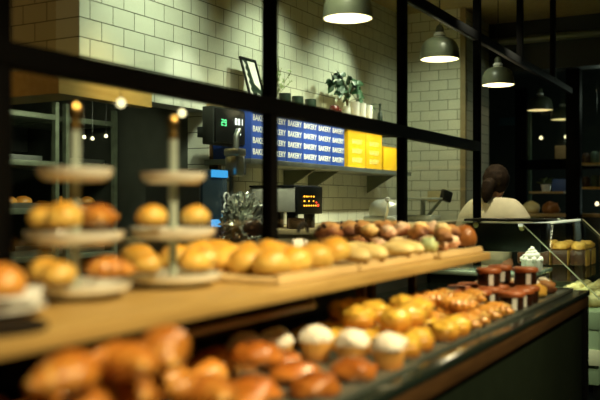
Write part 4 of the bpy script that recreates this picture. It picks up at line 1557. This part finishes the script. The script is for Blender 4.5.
# ------------------------------------------------------------------ far cafe back bar
XF = 8.6
w2 = empty('window_2', (0, 0, 0), 'dark glazed partition at the back of the far cafe', 'window', None, 'structure')
ytop = EYE + .95
zb_ = EYE + .39
MB().box((XF, .4, zb_ - .05), (XF + .06, 2.2, zb_ + .05)).build('transom', M['steel_black'], w2)
MB().box((XF - .14, .4, zb_ + .035), (XF - .001, 1.7, zb_ + .05)).build('ledge', M['steel_black'], w2)
MB().box((XF, 2.13, 0), (XF + .06, 2.25, 2.6)).build('mullion', M['steel_black'], w2)
MB().box((XF, .4, 1.0), (XF + .06, 2.2, 1.06)).build('bottom_rail', M['steel_black'], w2)
MB().box((XF + .02, .4, zb_ + .051), (XF + .03, 2.129, 2.6)).build('glass_pane', M['glass'], w2)
q0, q1 = at(519, 203, X=XF + .5).y, at(531, 203, X=XF + .5).y
tag(MB().box((XF + .5, q1, 0), (XF + .53, q0, EYE + 1.0), .004).build('room_divider', plain('pale_green_panel', (.16, .24, .17), .4)), 'tall pale green divider standing behind the far dark partition', 'divider')
q0, q1 = at(499, 203, X=XF + .55).y, at(526, 203, X=XF + .55).y
tag(MB().box((XF + .55, q1, EYE + .86), (XF + .58, q0, EYE + .94), .003).build('blue_beam', plain('blue_grey_beam', (.05, .13, .17), .5)), 'narrow blue grey rail high behind the far dark partition', 'rail')
# ledge with small things
zl = EYE + .115
wl = MB().box((XF - .22, at(566, 203, X=XF - .1).y, zl - .02), (XF - .005, at(532, 203, X=XF - .1).y, zl)).build('wall_ledge', M['lightwood'])
tag(wl, 'short wooden ledge with cards on the far dark partition', 'shelf')


def smallbox(px, X, z, w, d, h, mat, name, label, cat):
    q = at(px, 203, X=X)
    o = MB().box((-d / 2, -w / 2, 0), (d / 2, w / 2, h), .006).build(name, M[mat])
    o.location = (q.x, q.y, z + .001)
    tag(o, label, cat)


q = at(546, 203, X=XF - .11)
sp_ = empty('potted_sprout', (q.x, q.y, zl + .001), 'small potted green sprout on the far wooden ledge', 'plant')
MB().lathe([(0, 0), (.04, 0), (.055, .07), (.05, .07), (.04, .01), (0, .01)], 24).build('pot', M['porcelain'], sp_)
lf = MB(); rnd = random.Random(4)
for k in range(22):
    leaf(lf, (rnd.uniform(-.03, .03), rnd.uniform(-.05, .05), .07 + rnd.uniform(0, .05)), (rnd.uniform(-1, 1), rnd.uniform(-1, 1), rnd.uniform(.2, 1)), (.3, .2, 1), .06, .018)
lf.build('foliage', M['leaf_pale'], sp_)
smallbox(560, XF - .11, zl, .15, .03, .12, 'bluelight', 'blue_card', 'pale blue card standing beside the potted sprout', 'card')
smallbox(562, XF - .07, zb_ + .05, .13, .04, .13, 'beige', 'beige_card', 'small beige card on the far partition rail', 'card')
# back bar counter with breads on a plate
bb = empty('back_bar', (0, 0, 0), 'dark back bar counter in the far cafe', 'counter')
MB().box((7.95, .3, 0), (8.35, 2.1, EYE - .13)).build('body', M['dark'], bb)
MB().box((7.93, .28, EYE - .1295), (8.36, 2.1, EYE - .10), .004).build('counter_top', M['lightwood'], bb)
for k, (px, nm) in enumerate(((531, 'pale'), (551, 'dark'))):
    o = put('display_loaf', blob_mesh('display_loaf', .09, .085, .075, .16, 1.8, 70 + k, .5), M['pale_loaf' if k == 0 else 'brown_loaf'])
    q = at(px, 203, X=8.1)
    o.location = (q.x, q.y, EYE - .099)
    tag(o, ['pale round loaf on the far back bar beside the person', 'dark round loaf on the far back bar'][k], 'loaf')
# warm shelves at the far right
for k, py in enumerate((163, 187)):
    q = at(581, py, X=8.3)
    o = MB().box((8.28, -.4, q.z - .02), (8.56, q.y, q.z)).build('cafe_shelf', M['warmwood'])
    tag(o, ['upper warm wooden shelf past the far post', 'lower warm wooden shelf past the far post'][k], 'shelf', 'cafe shelves')
    for j in range(3):
        w = at(586 + j * 9, 203, X=8.4)
        c = MB().lathe([(0, 0), (.035, 0), (.04, .01), (.04, .075 + .015 * j), (.03, .09 + .015 * j), (.02, .10 + .015 * j), (0, .10 + .015 * j)], 20).build('storage_jar', M[['redwood', 'teal', 'beige'][j]])
        c.location = (w.x, w.y, q.z + .001)
        tag(c, '%s jar on the %s warm shelf past the far post' % (['brown', 'dark teal', 'beige'][j], ['upper', 'lower'][k]), 'jar', 'jars on the cafe shelves')
sw_ = struct('wall_cafe', MB().box((8.565, -3, 0), (8.6, .4, 2.6)), M['wall_dark'], 'dark wall carrying the warm cafe shelves', 'wall')
for k, (px, py, mt) in enumerate(((541, 138, 'bulb_small'), (566, 137, 'bulb_small'), (569, 72, 'bulb_small'), (597, 204, 'bulb_small'))):
    X = (9.2, 9.2, 7.9, 8.2)[k]
    q = at(px, py, X=X)
    r = empty('hanging_bulb', q, ['tiny bare bulb low in the far cafe, beside the pale green panel', 'tiny bare bulb low in the far cafe, beside the far post', 'tiny bare bulb high under the dark beam',
                                  'tiny bare bulb at the level of the display case top, past the far post'][k], 'bulb', 'bare bulbs in the far cafe')
    MB().lathe([(0, -.02), (.016, -.012), (.020, 0), (.014, .014), (.006, .022), (0, .022)], 16).build('globe', M[mt], r)
    MB().tube([(0, 0, .022), (0, 0, (2.62 if X == 7.9 else CEIL) - q.z - .002)], .002, 6).build('cord', M['black'], r)
du = MB().tube([(7.45, -3.0, EYE + 1.45), (7.45, 2.2, EYE + 1.45)], .035, 16).build('ceiling_duct', M['lamp'])
tag(du, 'thin green grey duct running under the dark beam', 'duct')
q = at(583, 80, X=7.85)

# ------------------------------------------------------------------ person
def skin_mesh(verts, edges, radii, sub=2):
    me = bpy.data.meshes.new('sk')
    me.from_pydata([Vector(v) for v in verts], edges, [])
    o = bpy.data.objects.new('sk', me)
    COL.objects.link(o)
    md = o.modifiers.new('s', 'SKIN')
    md.use_smooth_shade = True
    sd = o.modifiers.new('d', 'SUBSURF')
    sd.levels = sub
    sd.render_levels = sub
    for i, r in enumerate(radii):
        rr = r if isinstance(r, tuple) else (r, r)
        me.skin_vertices[0].data[i].radius = rr
    me.skin_vertices[0].data[0].use_root = True
    dg = bpy.context.evaluated_depsgraph_get()
    out = bpy.data.meshes.new_from_object(o.evaluated_get(dg))
    bpy.data.objects.remove(o)
    for f in out.polygons:
        f.use_smooth = True
    return out


pp = at(493, 203, X=6.25)
per = empty('person', (pp.x, pp.y, 0), 'person with tied dark hair in a cream shirt, back turned, working behind the display case', 'person')
per.rotation_euler = (0, 0, math.radians(-6))      # local +X is the way the person faces
V, E, R = [], [], []


def add(co, r, par=None):
    V.append(co); R.append(r)
    if par is not None:
        E.append((par, len(V) - 1))
    return len(V) - 1


pel = add((0, 0, .93), (.13, .10))
sp1 = add((.01, 0, 1.10), (.115, .09), pel)
che = add((.0, 0, 1.29), (.135, .10), sp1)
nck = add((.01, 0, 1.43), (.055, .055), che)
nk2 = add((.03, 0, 1.475), (.052, .052), nck)
hd1 = add((.06, -.01, 1.525), (.066, .072), nk2)
hd2 = add((.06, -.01, 1.59), (.078, .088), hd1)
hd3 = add((.055, -.01, 1.65), (.060, .068), hd2)
for s in (-1, 1):
    shd = add((.01, s * .17, 1.375), .062, che)
    elb = add((.02, s * .265, 1.10), .042, shd)
    wri = add((.22, s * .20, 1.05), .028, elb)
    pal = add((.29, s * .185, 1.03), (.032, .018), wri)
    for k, (dy, ln) in enumerate(((-.026, .066), (-.009, .076), (.009, .071), (.026, .056))):
        f1 = add((.33, s * .185 + dy, 1.025), .0095, pal)
        f2 = add((.33 + ln * .5, s * .185 + dy * 1.1, 1.012), .0085, f1)
        add((.33 + ln * .8, s * .185 + dy * 1.1, .985), .007, f2)
    t1 = add((.285, s * .185 - s * .038, 1.018), .0105, pal)
    add((.325, s * .185 - s * .058, 1.0), .009, t1)
    hip = add((0, s * .09, .87), .088, pel)
    kne = add((.02, s * .095, .48), .056, hip)
    ank = add((-.01, s * .10, .09), .038, kne)
    add((.11, s * .11, .035), .033, ank)
bme = skin_mesh(V, E, R, 2)
# face: push out a nose, chin and ears, dent the eye sockets
for v in bme.vertices:
    c = v.co
    for (q, rad, amt) in (((.145, -.01, 1.58), .020, (.020, 0, -.004)), ((.13, -.01, 1.515), .025, (.012, 0, 0)), ((.13, .022, 1.60), .016, (-.006, 0, 0)), ((.13, -.042, 1.60), .016, (-.006, 0, 0)),
                          ((.05, .082, 1.58), .026, (-.008, .018, 0)), ((.05, -.102, 1.58), .026, (-.008, -.018, 0))):
        d = (c - Vector(q)).length
        if d < rad * 2:
            w = math.exp(-(d / rad) ** 2)
            v.co = v.co + Vector(amt) * w
put('body', bme, M['skin'], per)
for s in (-1, 1):
    e = put('eye', shared('eye', lambda: blob_mesh('eye', .008, .010, .008, 0, 1, 0, .95, 2)), M['eye'], per)
    e.location = (.133, -.01 + s * .032, 1.592)
mth = MB().tube([(.135, -.032, 1.540), (.142, -.01, 1.538), (.135, .012, 1.540)], [.003, .005, .003], 8).build('mouth', M['red'], per)
# shirt
V, E, R = [], [], []
a0 = add((0, 0, .90), (.165, .135))
a1 = add((.01, 0, 1.10), (.150, .118), a0)
a2 = add((.0, 0, 1.28), (.170, .125), a1)
a3 = add((.0, 0, 1.40), (.120, .100), a2)
a4 = add((.012, 0, 1.455), (.076, .070), a3)
for s in (-1, 1):
    b1 = add((.008, s * .178, 1.372), .092, a3)
    b2 = add((.015, s * .252, 1.22), .078, b1)
    b3 = add((.03, s * .280, 1.09), .064, b2)
    b4 = add((.11, s * .245, 1.065), .052, b3)
put('shirt', skin_mesh(V, E, R, 2), M['shirt'], per)
V, E, R = [], [], []
a0 = add((0, 0, .94), (.142, .115))
for s in (-1, 1):
    h_ = add((0, s * .09, .86), .102, a0)
    k_ = add((.02, s * .095, .48), .074, h_)
    add((-.005, s * .10, .12), .062, k_)
put('trousers', skin_mesh(V, E, R, 2), M['trousers'], per)
for s in (-1, 1):
    so = put('shoe', shared('shoe', lambda: blob_mesh('shoe', .14, .052, .06, .05, 1.5, 2, .5)), M['black'], per)
    so.location = (.045, s * .105, .001)
# hair: cap, loose knot and tail
hb = bmesh.new()
bmesh.ops.create_icosphere(hb, subdivisions=4, radius=1.)
for v in hb.verts:
    n = v.co.normalized()
    p = Vector((n.x * .105, n.y * .100, n.z * .115))
    if n.x > .25 and n.z < .55:
        p.x *= .45
        p *= .86
    p *= 1 + .09 * noise.noise(n * 5) + .03 * noise.noise(Vector((n.x * 4, n.y * 22, n.z * 4)))
    v.co = p + Vector((.040, -.01, 1.60))
for f in hb.faces:
    f.smooth = True
hme = bpy.data.meshes.new('hair'); hb.to_mesh(hme); hb.free()
put('hair', hme, M['hair'], per)
pt = MB().tube([(-.03, .0, 1.585), (-.075, .005, 1.555), (-.085, .012, 1.505), (-.085, .018, 1.455), (-.088, .02, 1.42)], [.040, .050, .048, .036, .012], 16)
for v in pt.bm.verts:
    v.co += Vector((1, 1, 0)) * .012 * noise.noise(v.co * 30)
pt.build('ponytail', M['hair'], per)

# ------------------------------------------------------------------ lights
def light(kind, name, loc, e, col, size=.1, target=None, spot=None, blend=.6, size_y=None):
    l = bpy.data.lights.new(name, kind)
    l.energy = e
    l.color = col
    if kind == 'AREA':
        l.size = size
        if size_y:
            l.shape = 'RECTANGLE'; l.size_y = size_y
    else:
        l.shadow_soft_size = size
    if kind == 'SPOT':
        l.spot_size = math.radians(spot or 60)
        l.spot_blend = blend
    o = bpy.data.objects.new(name, l)
    COL.objects.link(o)
    o.location = loc
    if target is not None:
        o.rotation_euler = (Vector(target) - Vector(loc)).to_track_quat('-Z', 'Y').to_euler()
    return o


WARM = (1., .79, .42)
LIME = (.91, 1., .70)
for i, x in enumerate(LX):
    light('POINT', 'pendant_light', (x, LY if i < 3 else LY + .13, LZ + .035), (2.6, 2.6, 2.2, .12, .12)[i], (1., .86, .52), .03)
# wall washers on the tiled wall
light('SPOT', 'wall_washer', (3.25, 1.95, CEIL - .06), 52, LIME, .04, (3.4, YW, 2.1), 74, 1.)
light('SPOT', 'wall_washer', (4.45, 1.95, CEIL - .06), 58, LIME, .04, (4.6, YW, 1.95), 70, 1.)
light('SPOT', 'wall_washer', (5.85, 1.95, CEIL - .06), 66, LIME, .04, (5.45, YW, 1.95), 62, 1.)
light('SPOT', 'wall_washer', (5.75, 1.95, CEIL - .06), 30, LIME, .04, (6.84, 2.5, 1.7), 70, 1.)
# aisle spots on the boxes, machines and the wall below the shelves
for x, y, tx, ty, tz, e, sp in ((4.0, 1.35, 4.3, 2.5, 1.75, 60, 44), (4.6, 1.35, 5.0, 2.5, 1.75, 60, 44), (5.7, 1.4, 5.7, 2.5, 1.75, 60, 46), (3.3, 1.62, 3.95, 2.4, 1.4, 75, 46),
                                (4.5, 1.0, 4.9, 2.8, 1.4, 150, 34), (5.6, 1.0, 5.7, 2.7, 1.4, 150, 36)):
    light('SPOT', 'aisle_spot', (x, y, CEIL - .06), e, (1., .97, .68), .05, (tx, ty, tz), sp, .9)
# counter spots over the breads, from the customer side
for x, y, tx, ty, e in ((.5, -.7, .95, 1.0, 112), (1.4, -.7, 1.6, 1.0, 112), (2.3, -.6, 2.3, 1.0, 118), (3.1, -.5, 3.05, 1.0, 115)):
    light('SPOT', 'counter_spot', (x, y, CEIL - .10), e, WARM, .05, (tx, ty, 1.1), 50, .8)
# added fill lights for the display case and worktop, no lamps seen there
light('AREA', 'case_light', (5.1, 1.16, EYE - .128), 3., (.95, 1., .6), 1.4, (5.2, 1.1, .8), size_y=.04)
light('SPOT', 'case_spot', (4.2, .55, CEIL - .06), 110, (1., .92, .55), .05, (5.6, 1.15, 1.08), 26, .7)
light('SPOT', 'case_side_spot', (3.3, -.6, CEIL - .1), 90, (.9, 1., .62), .05, (4.4, .8, .85), 22, .7)
light('SPOT', 'worktop_spot', (3.7, .9, CEIL - .06), 130, (.92, 1., .68), .05, (4.1, 1.05, 1.0), 22, .7)
light('SPOT', 'aisle_spot', (5.6, 1.62, CEIL - .06), 70, (1., .90, .6), .05, (6.3, 1.78, 1.3), 40, .8)
light('SPOT', 'kitchen_light', (2.9, 2.2, CEIL - .1), 30, (1., .70, .25), .05, (3.06, 2.76, 1.95), 26, 1.)  # added warm spot on the wooden fascia, unseen source
light('AREA', 'hood_light', (3.3, 2.98, 1.93), 2.4, (.98, 1., .66), .7, (3.2, 3.6, 1.35), size_y=.05)  # added area light lifting the kitchen racks, no lamp there
light('SPOT', 'tile_spot', (3.6, 1.75, CEIL - .06), 40, (.97, 1., .78), .04, (3.72, 2.8, 2.0), 20, .6)
light('POINT', 'kitchen_light', (1.5, 3.5, 2.7), 5, (1., .62, .25), .1)  # added warm fill for the tiled return
light('POINT', 'kitchen_light', (1.9, 4.2, 1.3), 2, (.9, 1., .62), .15)  # added greenish fill inside the dark kitchen
light('POINT', 'cafe_light', (9.7, 1.0, 1.3), 4, (.7, 1., .8), .1)  # added fill behind the far partition, unseen source
light('POINT', 'cafe_light', (8.2, 1.2, 2.4), 1.2, (.8, 1., .75), .1)  # second added fill over the back bar

wd = bpy.data.worlds.new('dim_room')
wd.use_nodes = True
wd.node_tree.nodes['Background'].inputs[0].default_value = (.55, .8, .55, 1)
wd.node_tree.nodes['Background'].inputs[1].default_value = .012
sc.world = wd

# ------------------------------------------------------------------ camera
cam = bpy.data.cameras.new('camera')
cam.sensor_width = 36
cam.lens = 36 * F / 600
cam.shift_y = 3 / 600
cam.clip_start = .05
cam.dof.use_dof = True
cam.dof.focus_distance = 5.0
cam.dof.aperture_fstop = 1.8
co = bpy.data.objects.new('camera', cam)
COL.objects.link(co)
co.location = (0, 0, EYE)
co.rotation_euler = (PI / 2, 0, YAW - PI / 2)
sc.camera = co

sc.view_settings.view_transform = 'Standard'
sc.view_settings.look = 'None'
sc.view_settings.gamma = 1
sc.view_settings.use_curve_mapping = False
sc.view_settings.exposure = 0.8
sc.cycles.use_denoising = True
sc.cycles.sample_clamp_indirect = 4
sc.cycles.max_bounces = 8
sc.cycles.transparent_max_bounces = 16
